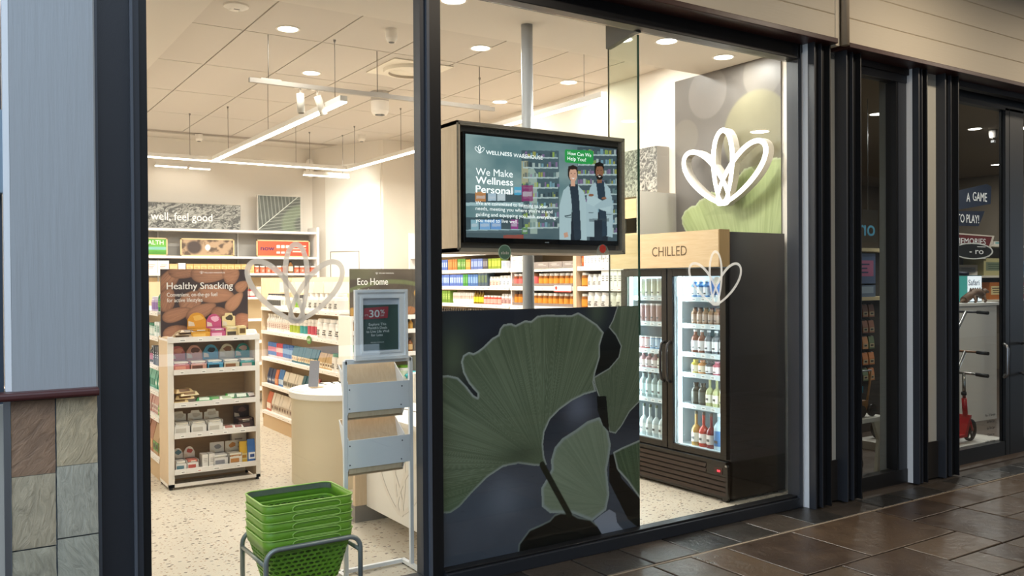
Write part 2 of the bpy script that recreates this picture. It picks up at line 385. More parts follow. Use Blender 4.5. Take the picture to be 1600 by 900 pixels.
# random ashlar paving in a .3 m module
cols, rows = 46, 14; grid = [[0]*rows for _ in range(cols)]; X0, Y0, mdl = 1.9, -.42, .30
for i in range(cols):
    for j in range(rows):
        if grid[i][j]: continue
        for (a, b) in (rnd.sample([(1, 1), (2, 1), (2, 2), (3, 2), (1, 2), (2, 2)], 6) if X0+i*mdl < 9.3 else rnd.sample([(1, 1), (2, 1), (1, 2), (2, 2)], 4))+[(1, 1)]:
            if i+a <= cols and j+b <= rows and all(not grid[i+p][j+q] for p in range(a) for q in range(b)): break
        for p in range(a):
            for q in range(b): grid[i+p][j+q] = 1
        xx = X0+i*mdl
        if xx > 9.3 and rnd.random() < .85 or rnd.random() < .08: mt = SLATE_DARK
        else: mt = SLATE_BROWN
        slab(xx, Y0-(j+b)*mdl, xx+a*mdl, Y0-j*mdl, mt, .007)
# ---- inside shell of the shop
smesh('wall_back', MB().box(-3, 8.0, 0, 4.5, 8.15, 3.9, WALLW))
mb = MB().prism([(4.5, 8.15), (4.5, 8.0), (5.0, 6.65), (5.65, 6.65), (5.65, 8.15)], 'z', 0, 3.9, WALLW); smesh('wall_back_corner', mb)
smesh('wall_left', MB().box(-.6, .05, 0, -.45, 8.15, 3.9, WALLW))
wr = struct('wall_right', (5.5, 3, 0)); MB().box(5.5, .02, 0, 5.65, 8.15, 3.9, WALLW).build('plaster', wr)
# pale board with a hatch on the slanted wall
d = Vector((.5, -1.35, 0)).normalized(); n = Vector((-d.y, d.x, 0)); n = n if n.y < 0 else -n
A0 = Vector((4.5, 8.0, 0))
def slant(t0, t1, z0, z1, th): 
    a, b = A0+d*t0, A0+d*t1; q = [(a.x, a.y), (b.x, b.y), (b.x+n.x*th, b.y+n.y*th), (a.x+n.x*th, a.y+n.y*th)]; return q
wb2 = thing('wall_board', 'tall white board brightly washed by a spotlight on the slanted back corner wall', 'board', (4.7, 7.5, 0))
MB().prism(slant(.30, 1.40, 0, 3.3, .02), 'z', 0, 3.3, M('f4efe6', .5)).build('board', wb2)
hp = MB()
for (t0, t1, z0, z1) in ((.40, .41, 1.4, 2.08), (.98, .99, 1.4, 2.08), (.40, .99, 2.07, 2.08)): hp.prism(slant(t0, t1, z0, z1, .026), 'z', z0, z1, M('8a8178', .6))
hp.build('hatch_outline', wb2)
# ---- ceiling: lower plaster bulkheads and lay-in tiles
cl = struct('ceiling', (3, 4, 3.58))
MB().box(-3, -.05, 3.62, 5.7, 8.15, 3.75, GYPS).build('ceiling_slab', cl)
MB().box(-.6, .02, 3.42, 5.5, 1.23, 3.62, GYPS).build('bulkhead', cl)
MB().box(-.6, 1.23, 3.42, 1.43, 8.0, 3.62, GYPS).build('bulkhead', cl)
MB().box(1.43, 7.6, 3.574, 5.5, 8.0, 3.62, GYPS).build('bulkhead', cl)
tm = MB().box(-.304, -.604, 0, .304, .604, .012, CEILW).mesh('ceiling_tile')
MB().box(1.43, 1.23, 3.588, 5.5, 7.62, 3.6, M('a2968a', .8)).build('ceiling_grid', cl)
for i in range(-1, 7):
    for j in range(-1, 5):
        x0 = 1.32+.62*i+.31; y0 = 1.30+1.22*j+.61
        x1, x2, y1, y2 = max(1.435, x0-.304), min(5.495, x0+.304), max(1.235, y0-.604), min(7.6, y0+.604)
        if x2-x1 < .05 or y2-y1 < .05: continue
        if x2-x1 > .6 and y2-y1 > 1.2: share(tm, 'ceiling_tile', cl, (x0, y0, 3.576))
        else: MB().box(x1, y1, 3.576, x2, y2, 3.588, CEILW).build('ceiling_tile', cl)

# ---- shopfront steel
SILL = M('24272c', .4, 0, .1, 200.)
w1 = struct('window_1', (1.45, 0, 0))
j = MB().box(.545, -.06, 0, .56, .0, 4.0, RIDGE).box(.56, -.045, 0, .69, .02, 4.0, NAVY).box(.69, -.062, 0, .702, .0, 4.0, RIDGE).box(.702, -.055, 0, .728, .02, 4.0, NAVY_SM).box(.728, -.03, 0, .765, .05, 4.0, BLACKF)
j.build('jamb', w1)
mb = MB().lathe((0, 0, 0), [(0, 0, BLACKF), (.007, .001, BLACKF), (.009, .006, BLACKF), (.006, .012, BLACKF), (0, .014, BLACKF)], 10)
bo = mb.build('bolt_head', w1); bo.location = Vector((.622, -.045, 1.62))-WL[w1.name]; bo.rotation_euler = (PI/2, 0, 0)
MB().box(.765, -.06, 0, 2.12, .02, .085, SILL).build('sill', w1)
MB().box(.765, -.06, 3.22, 2.12, .02, 3.42, NAVY).build('head', w1)
MB().box(.77, -.004, .085, 2.14, .004, 3.22, GLASS).build('glass_pane', w1)
w2 = struct('window_2', (3.7, 0, 0))
m = MB().box(2.118, -.045, 0, 2.15, .03, 3.42, NAVY_SM).box(2.15, -.062, 0, 2.166, .0, 3.42, RIDGE).box(2.166, -.05, 0, 2.2, .03, 3.42, BLACKF).box(2.2, -.035, 0, 2.247, .05, 3.42, BLACKF)
m.build('mullion', w2)
MB().box(2.245, -.075, 0, 5.14, .03, .072, SILL).box(2.245, -.055, .072, 5.14, .02, .085, BLACKF).build('sill', w2, .004)
MB().box(2.245, -.075, 3.225, 5.16, .03, 3.42, BLACKF).build('head', w2, .004)
MB().box(5.137, -.075, 0, 5.175, .03, 3.42, NAVY_SM).build('jamb', w2, .003)
MB().box(2.245, -.004, .08, 3.688, .004, 3.22, GLASS).build('glass_pane', w2)
MB().box(3.692, -.004, .08, 5.14, .004, 3.22, GLASS).build('glass_pane', w2)
fin = thing('glass_fin', 'upright clear glass fin with a green edge behind the window joint', 'glass fin', (3.69, .15, 0))
MB().box(3.684, .006, 1.3, 3.696, .30, 3.2, FIN_GLASS).build('fin_pane', fin)
MB().box(3.682, .004, 1.3, 3.698, .008, 3.2, M('3e5a48', .2)).build('polished_edge', fin)
MB().box(3.684, .297, 1.3, 3.696, .299, 3.2, M('6f6a58', .3)).build('polished_edge', fin)
MB().prism([(.0, 3.42), (.30, 3.42), (.30, 3.175), (.26, 3.18), (.05, 3.215), (.0, 3.215)], 'x', 3.67, 3.71, M('56534c', .5)).build('head_bracket', fin)
# ---- left pillar, slate base
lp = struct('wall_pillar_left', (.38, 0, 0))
MB().prism([(.215, .45), (.215, -.088), (.227, -.1), (.538, -.1), (.545, -.093), (.545, .45)], 'z', 1.205, 4.1, PILLW).build('plaster', lp)
MB().box(.222, -.085, 0, .54, .45, 1.17, M('6f7c86', .7)).build('core', lp)
MB().prism([(-.155, 1.187), (-.15, 1.178), (-.085, 1.176), (-.085, 1.212), (-.145, 1.210), (-.153, 1.203)], 'x', -.1, .543, BURG).build('dado_rail', lp, .003)
MB().box(.205, -.1, 1.213, .228, -.05, 4.1, M('f2f6f8', .5)).build('painted_skylit_edge', lp)  # lighter colour paints the sky light on the pillar edge
MB().box(.196, -.102, 0, .219, -.08, 1.176, STEEL).build('corner_strip', lp)
def slate1(base, seed):
    m = bpy.data.materials.new('cleft_slate'); m.use_nodes = True; nt = m.node_tree; b = nt.nodes['Principled BSDF']; L = nt.links
    tc = nt.nodes.new('ShaderNodeTexCoord'); mp = nt.nodes.new('ShaderNodeMapping'); mp.inputs['Location'].default_value = (seed, seed*.7, seed*.3)
    mp.inputs['Rotation'].default_value = (0, math.radians(-38), 0); mp.inputs['Scale'].default_value = (1.3, 1.3, 4.5)
    pr = nt.nodes.new('ShaderNodeMapping'); pr.inputs['Rotation'].default_value = (0, math.radians(50+seed*9), 0); mp.inputs['Rotation'].default_value = (0, 0, 0)
    L.new(tc.outputs['Object'], pr.inputs[0]); L.new(pr.outputs[0], mp.inputs[0])
    nz = nt.nodes.new('ShaderNodeTexNoise'); nz.inputs['Scale'].default_value = 7; nz.inputs['Detail'].default_value = 10; nz.inputs['Roughness'].default_value = .65; nz.inputs['Distortion'].default_value = 1.5
    L.new(mp.outputs[0], nz.inputs['Vector']); cr = nt.nodes.new('ShaderNodeValToRGB'); c = lin(base)
    cr.color_ramp.elements[0].color = tuple(v*.72 for v in c)+(1,); cr.color_ramp.elements[1].color = tuple(min(1, v*1.3) for v in c)+(1,)
    cr.color_ramp.elements[0].position = .3; cr.color_ramp.elements[1].position = .72
    L.new(nz.outputs['Fac'], cr.inputs[0]); L.new(cr.outputs[0], b.inputs['Base Color']); b.inputs['Roughness'].default_value = .55
    bp = nt.nodes.new('ShaderNodeBump'); bp.inputs['Strength'].default_value = .8; bp.inputs['Distance'].default_value = .012
    L.new(nz.outputs['Fac'], bp.inputs['Height']); L.new(bp.outputs[0], b.inputs['Normal']); return m
tint = [['9c7e64', 'cbb996'], ['bdb094', 'b9b5a2'], ['aca690', 'b0ae9c'], ['9c9688', 'aeb0a4']]
for r in range(4):
    for c in range(2):
        zt = (1.172, .876, .572, .272)[r]+(.012 if c else -.012)*(r > 0); zb = ((.872, .572, .272, -.02)[r]+(.012 if c else -.012)) if r < 3 else .0
        x0, x1 = ((.222, .381), (.386, .541))[c]
        mb = MB(); nx, nz_ = 7, 11; yy = lambda i, k: -.1-(.0015*math.sin(i*1.7+k*.9+r*2+c)+rnd.uniform(0, .0012)) if 0 < i < nx-1 and 0 < k < nz_-1 else -.0975
        vs = [(x0+(x1-x0)*i/(nx-1)+(rnd.uniform(-.0012, .0012) if k in (0, nz_-1) or i in (0, nx-1) else 0), yy(i, k), zb+.004+(zt-zb-.006)*k/(nz_-1)) for k in range(nz_) for i in range(nx)]
        mb.add(vs, [(k*nx+i, k*nx+i+1, (k+1)*nx+i+1, (k+1)*nx+i) for k in range(nz_-1) for i in range(nx-1)], slate1(tint[r][c], r*3.1+c*1.7), True)
        mb.box(x0, -.0965, zb+.003, x1, -.08, zt-.002, M('7d7a70', .7)); mb.build('slate_tile', lp)
d0 = struct('door_1', (-.1, 0, 0))
MB().box(-.9, .02, 0, .205, .09, 4.0, M('3d4a57', .5)).build('door_leaf', d0)
MB().box(-.9, .0, 0, .205, .02, 1.15, M('c9c3b6', .7)).build('kick_panel', d0)
MB().box(.13, -.06, 2.02, .212, .02, 2.36, M('8fa0ad', .35, .4)).build('lock_case', d0, .004)
# ---- right pillars with steel channels
def pillar(name, x0, x1, y0, cx0, cx1, base):
    p = struct(name, ((x0+x1)/2, -.05, 0))
    MB().box(x0, y0-.085, 0.0, x0+.12, .02, 3.36, PILLR).build('plaster', p)
    MB().box(x0+.12, -.07, .3, x1-.02, .02, 3.36, CREAM).build('plaster', p)
    MB().box(x0+.12, -.085, 0, x1-.02, .02, .3, M('2b2724', .6, 0, .3, 10.)).build('base_block', p)
    f = y0-.14
    for (a, b, lbl) in ((x0+.0, cx0, 0), (cx1, x1, 1)):
        mb = MB().box(a, f, 0, a+.014, y0-.086 if not lbl else -.03, 3.36, NAVY_SM).box(b-.012, f, 0, b, -.07, 3.36, BLACKF)
        mb.box(a+.014, f+.035, 0, b-.012, f+.05, 3.36, BLACKF)
        mid = (a+b)/2; mb.box(mid-.004, f+.008, 0, mid+.004, f+.035, 3.36, NAVY_SM)
        mb.build('steel_channel', p)
    return p
pillar('wall_pillar_middle', 5.19, 5.735, -.03, 5.375, 5.555, 0)
pillar('wall_pillar_right', 6.505, 7.085, -.01, 6.63, 6.88, 0)
# ---- toy shop front
w3 = struct('window_3', (6.1, 0, 0))
MB().box(5.735, -.05, 0, 6.505, .03, .11, BLACKF).box(5.735, -.05, 3.22, 6.505, .03, 3.42, NAVY).box(6.37, -.04, .11, 6.395, .05, 3.22, BLACKF).box(6.395, -.045, .11, 6.505, .05, 3.22, NAVY_SM).build('frame', w3)
MB().box(5.735, -.004, .11, 6.38, .004, 3.22, GLASS).build('glass_pane', w3)
MB().box(6.44, .06, .0, 6.50, .155, 3.3, M('8f918d', .7)).build('reveal', w3)
d2 = struct('door_2', (7.8, .1, 0)); DB = M('1a1e21', .42)
MB().box(7.085, .06, 0, 8.22, .13, .13, DB).box(7.085, .06, 3.2, 8.57, .13, 3.42, DB).box(7.085, .06, 0, 7.2, .13, 3.3, DB).box(8.235, .06, 0, 8.30, .12, 3.22, DB).box(8.22, .09, 0, 8.235, .11, 3.22, BLACKF).build('door_frame', d2)
MB().box(7.2, .09, .13, 8.24, .10, 3.2, GLASS).build('glass_pane', d2)
d3 = struct('door_3', (9.2, .1, 0))
MB().box(8.31, .06, 0, 8.56, .13, 3.22, DB).box(8.56, .06, 0, 9.6, .13, .13, DB).box(9.6, .06, 0, 9.8, .13, 3.42, DB).box(8.57, .06, 3.2, 9.8, .13, 3.42, DB).build('door_frame', d3)
MB().box(8.56, .09, .13, 9.6, .10, 3.2, GLASS).build('glass_pane', d3)
def pull(x, par, s):
    pts = [(x, .055, .75), (x, .02, .735), (x, -.005, .745), (x, -.02, .77), (x, -.02, 1.0), (x, -.005, 1.03), (x, .02, 1.04), (x, .055, 1.025)]
    pts = [(x+ (-.10*s if -.03 < p[1] < .03 else 0)*(1 if p[1] < 0 else .8), p[1], p[2]) for p in pts]
    MB().tube(pts, .013, STEEL, 10).build('door_handle', par)
pull(8.21, d2, 1); pull(8.50, d3, .0)
# ---- bulkhead boards above the shopfront, red-brown lip, canopy over the walkway
fa = struct('wall_front', (6, -.2, 3.4))
BO = M('d9cdb6', .6, 0, .12, 14., 0., (.3, 1, 4)); LIP = M('3f201a', .4, 0, .1, 20.)
for k in range(4):
    z0 = 3.357+.197*k; 
    for (x0, x1) in ((-1.0, 5.385), (5.50, 16.)):
        MB().prism([(-.2, z0+.004), (-.2, z0+.19), (-.192, z0+.197), (-.15, z0+.197), (-.15, z0), (-.196, z0)], 'x', x0, x1, BO).build('board', fa)
MB().box(-1, -.1, 3.36, 16, .3, 4.2, M('6a5c4c', .8)).build('backing', fa)
MB().box(-1, -.235, 3.335, 5.375, -.07, 3.372, LIP).build('lip', fa, .004)
MB().box(5.51, -.235, 3.327, 16, -.07, 3.362, LIP).build('lip', fa, .004)
MB().box(-1, -.07, 3.28, 16, .0, 3.36, M('1c1412', .5)).build('soffit_strip', fa)
MB().box(5.385, -.205, 3.33, 5.43, -.1, 4.2, BO).build('cover_strip', fa)
MB().tube([(5.468, -.225, 3.335), (5.468, -.225, 4.2)], .03, M('a3937c', .5), 12).build('downpipe', fa)
MB().box(1.5, -9.0, 4.15, 30, -.1, 4.25, M('8f8271', .8)).build('canopy', fa)
# far side of the walkway and an added dark block, only mirrored in the glass
smesh('wall_opposite', MB().box(6, -9.0, 0, 30, -8.8, 4.2, M('5a564f', .8)).box(6.5, -8.79, .3, 8.5, -8.75, 2.6, M('20242a', .2)).box(9.5, -8.79, .3, 12.5, -8.75, 2.6, M('20242a', .2)))
smesh('sky_reflection_block', MB().box(-25, -17.5, 0, 14, -17, 6.5, M('5f5d58', .8)))  # unseen block added to darken the sky reflection in the glass
# toy shop shell
smesh('wall_toy_shop', MB().box(5.65, 6.5, 0, 16, 6.6, 3.9, M('8a7d6b', .8)).box(15.9, 0, 0, 16, 6.5, 3.9, M('8a7d6b', .8)).box(5.652, .1, 0, 5.66, 6.5, 3.9, M('8a7d6b', .8)))
smesh('ceiling_toy_shop', MB().box(5.65, .1, 3.5, 16, 6.6, 3.6, M('8d7f6c', .8)))

for (x, y) in ((3.4, -2.2), (6.2, -1.5), (9.0, -1.5), (11.8, -1.5), (11.47, -5.74), (15, -3)):  # unseen lamps added to brighten the walkway; one shows as a glass reflection
    t = thing('added_walkway_light', 'added warm round light in the walkway canopy, outside the view', 'light', (x, y, 4.15), 'added walkway canopy lights')
    MB().lathe((x, y, 4.15), [(.16, 0, WHITE), (.15, -.02, WHITE), (0, -.02, M('ffe2b8', .5, 0, 0, 60, 3.))], 20).build('diffuser', t)
    lamp('added_walkway_lamp', 'AREA', (x, y, 4.12), K_WALK, (1, .85, .67), .3, parent=t)
# ================================================================== LIGHT FITTINGS
def led_bar(x0, y0, x1, y1, z, label, ends, wires, n=1, lampless=False):
    t = thing('linear_light', label, 'light', ((x0+x1)/2, (y0+y1)/2, z), None)
    w = .03
    MB().box(min(x0, x1)-(w if x0 == x1 else 0), min(y0, y1)-(w if y0 == y1 else 0), z+.006, max(x0, x1)+(w if x0 == x1 else 0), max(y0, y1)+(w if y0 == y1 else 0), z+.05, M('d9d2c8', .5)).build('housing', t)
    MB().box(min(x0, x1)-(w*.85 if x0 == x1 else 0), min(y0, y1)-(w*.85 if y0 == y1 else 0), z-.004, max(x0, x1)+(w*.85 if x0 == x1 else 0), max(y0, y1)+(w*.85 if y0 == y1 else 0), z+.006, LED).build('diffuser', t)
    for (wx, wy) in wires:
        MB().tube([(wx, wy, z+.05), (wx, wy, 3.576)], .0025, M('6a635b', .5), 5).lathe((wx, wy, 3.556), [(0, 0, GREYP), (.008, 0, GREYP), (.012, .02, GREYP)], 8).build('hanging_wire', t)
    L = abs(x1-x0)+abs(y1-y0)
    if lampless:
        for wx in (x0+.05, x1-.05): MB().box(wx-.01, y0+.02, z+.01, wx+.01, 8.0, z+.03, GREYP).build('added_strip_bracket', t)  # brackets added to carry the reflection strips
    if not lampless: lamp('bar_lamp', 'AREA', ((x0+x1)/2, (y0+y1)/2, z-.006), K_LED*L, WARM, L if y0 == y1 else .05, .05 if y0 == y1 else L, parent=t)
led_bar(-.3, 6.12, 4.27, 6.12, 3.05, 'long white linear light hanging across the back of the shop', 0, [(2.36, 6.12), (3.6, 6.12)])
led_bar(2.62, 2.22, 2.62, 6.08, 3.05, 'white linear light bar running towards the back in the left window', 0, [(2.62, 2.4), (2.62, 4.1), (2.62, 5.5)])
led_bar(4.27, 1.05, 4.27, 6.09, 3.05, 'long white linear light bar passing behind the steel pole', 0, [(4.27, 1.3), (4.27, 2.9), (4.27, 4.6), (4.27, 5.9)])
led_bar(2.31, 7.8, 2.70, 7.8, 3.17, 'short left glowing strip imitating a light bar reflection high on the back wall', 0, [], lampless=True)  # glowing strip in place of a reflected light bar
led_bar(3.87, 6.6, 4.48, 6.6, 3.02, 'short glowing strip imitating a light bar reflection before the slanted corner wall', 0, [(3.95, 6.6), (4.4, 6.6)])  # also a reflected light bar built as a glowing strip
led_bar(2.74, 7.8, 3.0, 7.8, 3.165, 'shorter right glowing strip imitating a light bar reflection high on the back wall', 0, [], lampless=True)  # second reflected piece, built as a glowing strip
dl = None
DLS = [(2.207, 2.30, 3.576, 'in the tile left of the hanging track'), (2.85, 3.545, 3.576, 'in the tiles just behind the hanging track'), (3.73, 1.99, 3.576, 'in the tiles above the display screen'),
       (5.02, 3.72, 3.576, 'in the tiles right behind the steel pole'), (2.70, .62, 3.42, 'at the top edge beside the mullion'), (4.185, .74, 3.42, 'behind the glass fin bracket'),
       (4.50, .60, 3.42, 'in the bulkhead right of the glass fin'), (5.207, .70, 3.42, 'in the bulkhead over the chilled cabinet'), (5.05, 1.55, 3.576, 'beyond the bulkhead near the mural edge'), (5.1, 2.6, 3.576, 'in the far tiles left of the mural'),
       (1.1, .62, 3.42, None), (1.0, 3.2, 3.42, None), (1.0, 5.6, 3.42, None), (0, 2, 3.42, None), (0, 4.4, 3.42, None), (0, 6.8, 3.42, None)]  # entries without a label are unseen, added to brighten the shop
def downlight(x, y, z, label, parent=None, k=K_DOWN, col=WARM):
    t = thing('downlight', 'round recessed downlight ' + (label or 'added to the ceiling outside the window view'), 'light', (x, y, z), 'recessed ceiling downlights')
    MB().lathe((x, y, z), [(.092, 0, WHITE), (.09, -.006, WHITE), (.076, -.006, WHITE), (.074, .002, WHITE)], 20).build('trim_ring', t)
    MB().lathe((x, y, z), [(0, -.003, DLIT), (.076, -.003, DLIT)], 20).build('diffuser', t)
    lamp('downlight_lamp', 'AREA', (x, y, z-.008), k, col, .13, parent=t)
for a in DLS: downlight(*a)
# suspended track with two spot heads
tr = thing('lighting_track', 'grey suspended lighting track hung on thin wires across both windows', 'track', (3.0, 2.45, 3.2))
MB().box(1.98, 2.52, 3.19, 4.2, 2.555, 3.225, M('a59c92', .5)).build('rail', tr)
for wx in (2.13, 3.05, 4.05): MB().tube([(wx, 2.54, 3.22), (wx, 2.54, 3.576)], .0035, M('6a635b', .5), 5).box(wx-.06, 2.53, 3.225, wx+.10, 2.55, 3.235, M('a59c92', .5)).build('hanging_wire', tr)
def spot(x, y, z, tilt, label, aim, k=None):
    t = thing('spotlight', label, 'spotlight', (x, y, z), None)
    MB().tube([(x, y, z), (x, y, z-.04)], .008, WHITE, 8).box(x-.05, y-.014, z-.004, x+.05, y+.014, z+.008, WHITE).build('bracket', t)
    dv = Vector(tilt).normalized(); p0 = Vector((x, y, z-.045)); p1 = p0+dv*.155
    MB().tube([p0, p1], .03, M('d9d2c6', .5), 16).build('barrel', t)
    MB().tube([p1-dv*.002, p1+dv*.001], .024, M('4a443d', .5), 16).build('lens', t)
    return t
spot(2.385, 2.54, 3.19, (.0, -.1, -1), 'left white cylinder spotlight on the hanging track', None)
spot(2.525, 2.54, 3.19, (.40, .05, -1), 'tilted right-hand white cylinder spotlight on the hanging track', None)
spot(3.53, 2.54, 3.19, (.0, .0, -1), 'white cylinder spotlight on the track right of the mullion', None)
lamp('wall_wash', 'SPOT', (4.2, 6.35, 3.3), K_SPOT, WARM, .05, direction=(.55, .85, -.62), angle=75, blend=.9)
for (x, y, z, r, h, lb) in ((2.88, 1.9, 3.576, .045, .10, 'small white cup sensor under the ceiling left of the mullion'), (2.79, 7.5, 3.576, .05, .09, 'small white round camera under the ceiling at the far left'), (4.6, 6.44, 3.576, .05, .09, 'small white round camera at the slanted wall corner')):
    t = thing('ceiling_sensor', lb, 'sensor', (x, y, z-h))
    MB().lathe((x, y, z), [(0, 0, WHITE), (r, 0, WHITE), (r*.98, -h*.7, WHITE), (r*.65, -h, WHITE), (0, -h, WHITE)], 18).build('body', t)
    MB().lathe((x, y, z-h), [(0, -.003, BLACKF), (r*.5, -.002, BLACKF), (r*.5, .002, BLACKF)], 14).build('lens', t)
t = thing('ceiling_speaker', 'white pendant drum speaker hanging below the hanging track', 'speaker', (3.72, 3.95, 3.35))
MB().lathe((3.72, 3.95, 3.576), [(0, 0, WHITE), (.09, 0, M('b9b0a5', .5)), (.09, -.10, M('b9b0a5', .5)), (.092, -.10, WHITE), (.09, -.20, WHITE), (.07, -.235, WHITE), (0, -.235, WHITE)], 24).build('body', t)
MB().lathe((3.72, 3.95, 3.338), [(0, 0, BLACKF), (.05, 0, BLACKF), (.05, .003, BLACKF)], 12).build('grille', t)
t = thing('smoke_detector', 'flat round white detector on the ceiling at the top left of the window', 'detector', (1.72, 1.95, 3.55))
MB().lathe((1.72, 1.95, 3.576), [(.085, 0, WHITE), (.085, -.012, WHITE), (.05, -.03, WHITE), (0, -.03, WHITE)], 24).build('base', t)
MB().box(1.70, 1.93, 3.543, 1.74, 1.94, 3.547, GREYP).build('indicator', t)
t = thing('air_diffuser', 'square ceiling air diffuser with a round dished plate beside the mullion', 'air vent', (3.55, 2.9, 3.56))
MB().box(3.26, 2.64, 3.566, 3.84, 3.24, 3.574, M('e9dfce', .6)).build('plate', t)
MB().lathe((3.55, 2.94, 3.566), [(.235, 0, M('d8cbb9', .6)), (.23, -.03, M('e9dfce', .6)), (.19, -.034, M('e9dfce', .6)), (.185, -.012, M('b9ab99', .6)), (.15, -.012, M('e9dfce', .6)), (0, -.02, M('e9dfce', .6))], 36).build('dish', t)
t = thing('corner_speaker', 'small white capsule speaker high in the far back corner', 'speaker', (4.42, 7.9, 3.1))
MB().lathe((4.42, 7.88, 3.14), [(0, 0, WHITE), (.05, .02, WHITE), (.055, .1, WHITE), (.055, .22, WHITE), (.04, .27, WHITE), (0, .28, WHITE)], 14).build('body', t)
MB().box(4.41, 7.88, 3.25, 4.43, 8.0, 3.28, GREYP).build('bracket', t)
# steel pole
t = thing('steel_pole', 'round pale grey steel pole standing behind the display screen', 'pole', (3.4, .82, 0))
MB().tube([(3.395, .82, .012), (3.395, .82, 3.42)], .0405, M('b4b6b8', .35, .2), 28).build('shaft', t)
MB().lathe((3.395, .82, 0), [(.0, .014, GREYP), (.09, .014, GREYP), (.09, 0, GREYP)], 24).build('base_plate', t)

# ================================================================== WINDOW GRAPHICS
t = thing('window_poster', 'large green ginkgo leaf poster covering the lower half of the window pane', 'poster', (2.97, .012, .085))
MB().box(2.25, .006, .084, 3.686, .012, 1.486, M('2b2d36', .5)).build('film', t)
LEAF_A=[(0.468,0.34),(0.429,0.345),(0.352,0.364),(0.277,0.36),(0.203,0.327),(0.131,0.274),(0.075,0.227),(0.033,0.208),(-0.028,0.216),(-0.024,0.749),(0.03,0.75),(0.071,0.739),(0.106,0.706),(0.141,0.663),(0.16,0.652),(0.16,0.667),(0.12,0.711),(0.095,0.756),(0.086,0.8),(0.096,0.824),(0.121,0.837),(0.142,0.83),(0.164,0.839),(0.186,0.853),(0.229,0.887),(0.258,0.9),(0.266,0.925),(0.284,0.941),(0.319,0.944),(0.341,0.936),(0.387,0.954),(0.417,0.95),(0.449,0.971),(0.496,0.975),(0.56,0.971),(0.625,0.969),(0.659,0.98),(0.692,0.964),(0.76,0.925),(0.798,0.887),(0.777,0.836),(0.776,0.781),(0.75,0.714),(0.741,0.673),(0.754,0.631),(0.69,0.622),(0.623,0.601),(0.557,0.567),(0.509,0.531),(0.481,0.481),(0.473,0.43),(0.479,0.376),(0.492,0.342)]
LEAF_B=[(0.879,1.012),(0.85,0.943),(0.826,0.909),(0.864,0.873),(0.894,0.823),(0.881,0.775),(0.828,0.729),(0.741,0.694),(0.746,0.659),(0.783,0.574),(0.809,0.502),(0.826,0.445),(0.861,0.435),(0.897,0.466),(0.943,0.525),(1.025,0.582),(1.028,1.009)]
DARK_1=[(0.826,0.905),(0.798,0.887),(0.78,0.835),(0.776,0.781),(0.75,0.707),(0.828,0.729),(0.881,0.775),(0.894,0.823),(0.864,0.873)]
DARK_2=[(0.758,0.61),(0.81,0.606),(0.826,0.445),(0.791,0.477),(0.761,0.548)]
LEAF_C=[(0.771,0.517),(0.706,0.505),(0.639,0.472),(0.573,0.445),(0.532,0.41),(0.513,0.359),(0.515,0.319),(0.491,0.283),(0.462,0.247),(0.466,0.168),(0.506,0.135),(0.62,0.117),(0.728,0.066),(0.806,0.102),(0.824,0.168),(0.811,0.281),(0.825,0.335),(0.834,0.389),(0.817,0.46)]
LEAF_D=[(1.024,0.397),(0.941,0.378),(0.896,0.368),(0.847,0.353),(0.869,0.274),(0.931,0.21),(1.022,0.097)]
DARK_3=[(0.825,0.342),(0.847,0.346),(0.895,0.228),(1.022,0.104),(1.021,-0.031),(0.93,0.041),(0.824,0.224)]
LEAF_E=[(0.346,-0.021),(0.352,0.03),(0.403,0.079),(0.458,0.09),(0.506,0.102),(0.53,0.121),(0.562,0.126),(0.619,0.113),(0.653,0.092),(0.72,0.071),(0.754,0.041),(0.805,-0.036)]
STEM=[(0.452,0.343),(0.488,0.346),(0.623,0.117),(0.59,0.115)]
BLOSSOM=[(0.737,0.065),(0.78,0.086),(0.824,0.102),(0.859,0.08),(0.867,0.036),(0.912,-0.013),(0.805,-0.036),(0.754,0.034)]
def smooth(a, b, x): t = np.clip((x-a)/(b-a), 0, 1); return t*t*(3-2*t)
def mixc(a, b, t): return np.array(lin(a))*(1-t[..., None])+np.array(lin(b))*t[..., None]
def ginkgo_leaf(img, u, v, poly, c0, c1, c2, apex, rim, seed, rimc='b9bdb9'):
    m = inside(u, v, poly); d = edge_dist(u, v, poly); an = np.arctan2(v-apex[1], u-apex[0]); r = np.hypot(u-apex[0], v-apex[1])
    jag = .35*vnoise(an*9+10, r*1.2, 5, seed)+.65*vnoise(an*16+30, r*.9, 4, seed+3)
    fine = vnoise(an*60+50, r*.7, 4, seed+6)
    body = mixc(c0, c1, np.clip(jag*1.1, 0, 1)); vein = smooth(.62, .92, fine)*.55*smooth(.02, .2, r)
    body = body*(1-vein[..., None])+np.array(lin(c2))*vein[..., None]
    put(img, m, body); 
    if rim: put(img, (1-smooth(rim*.35, rim*1.3, d))*m, rimc, .85)
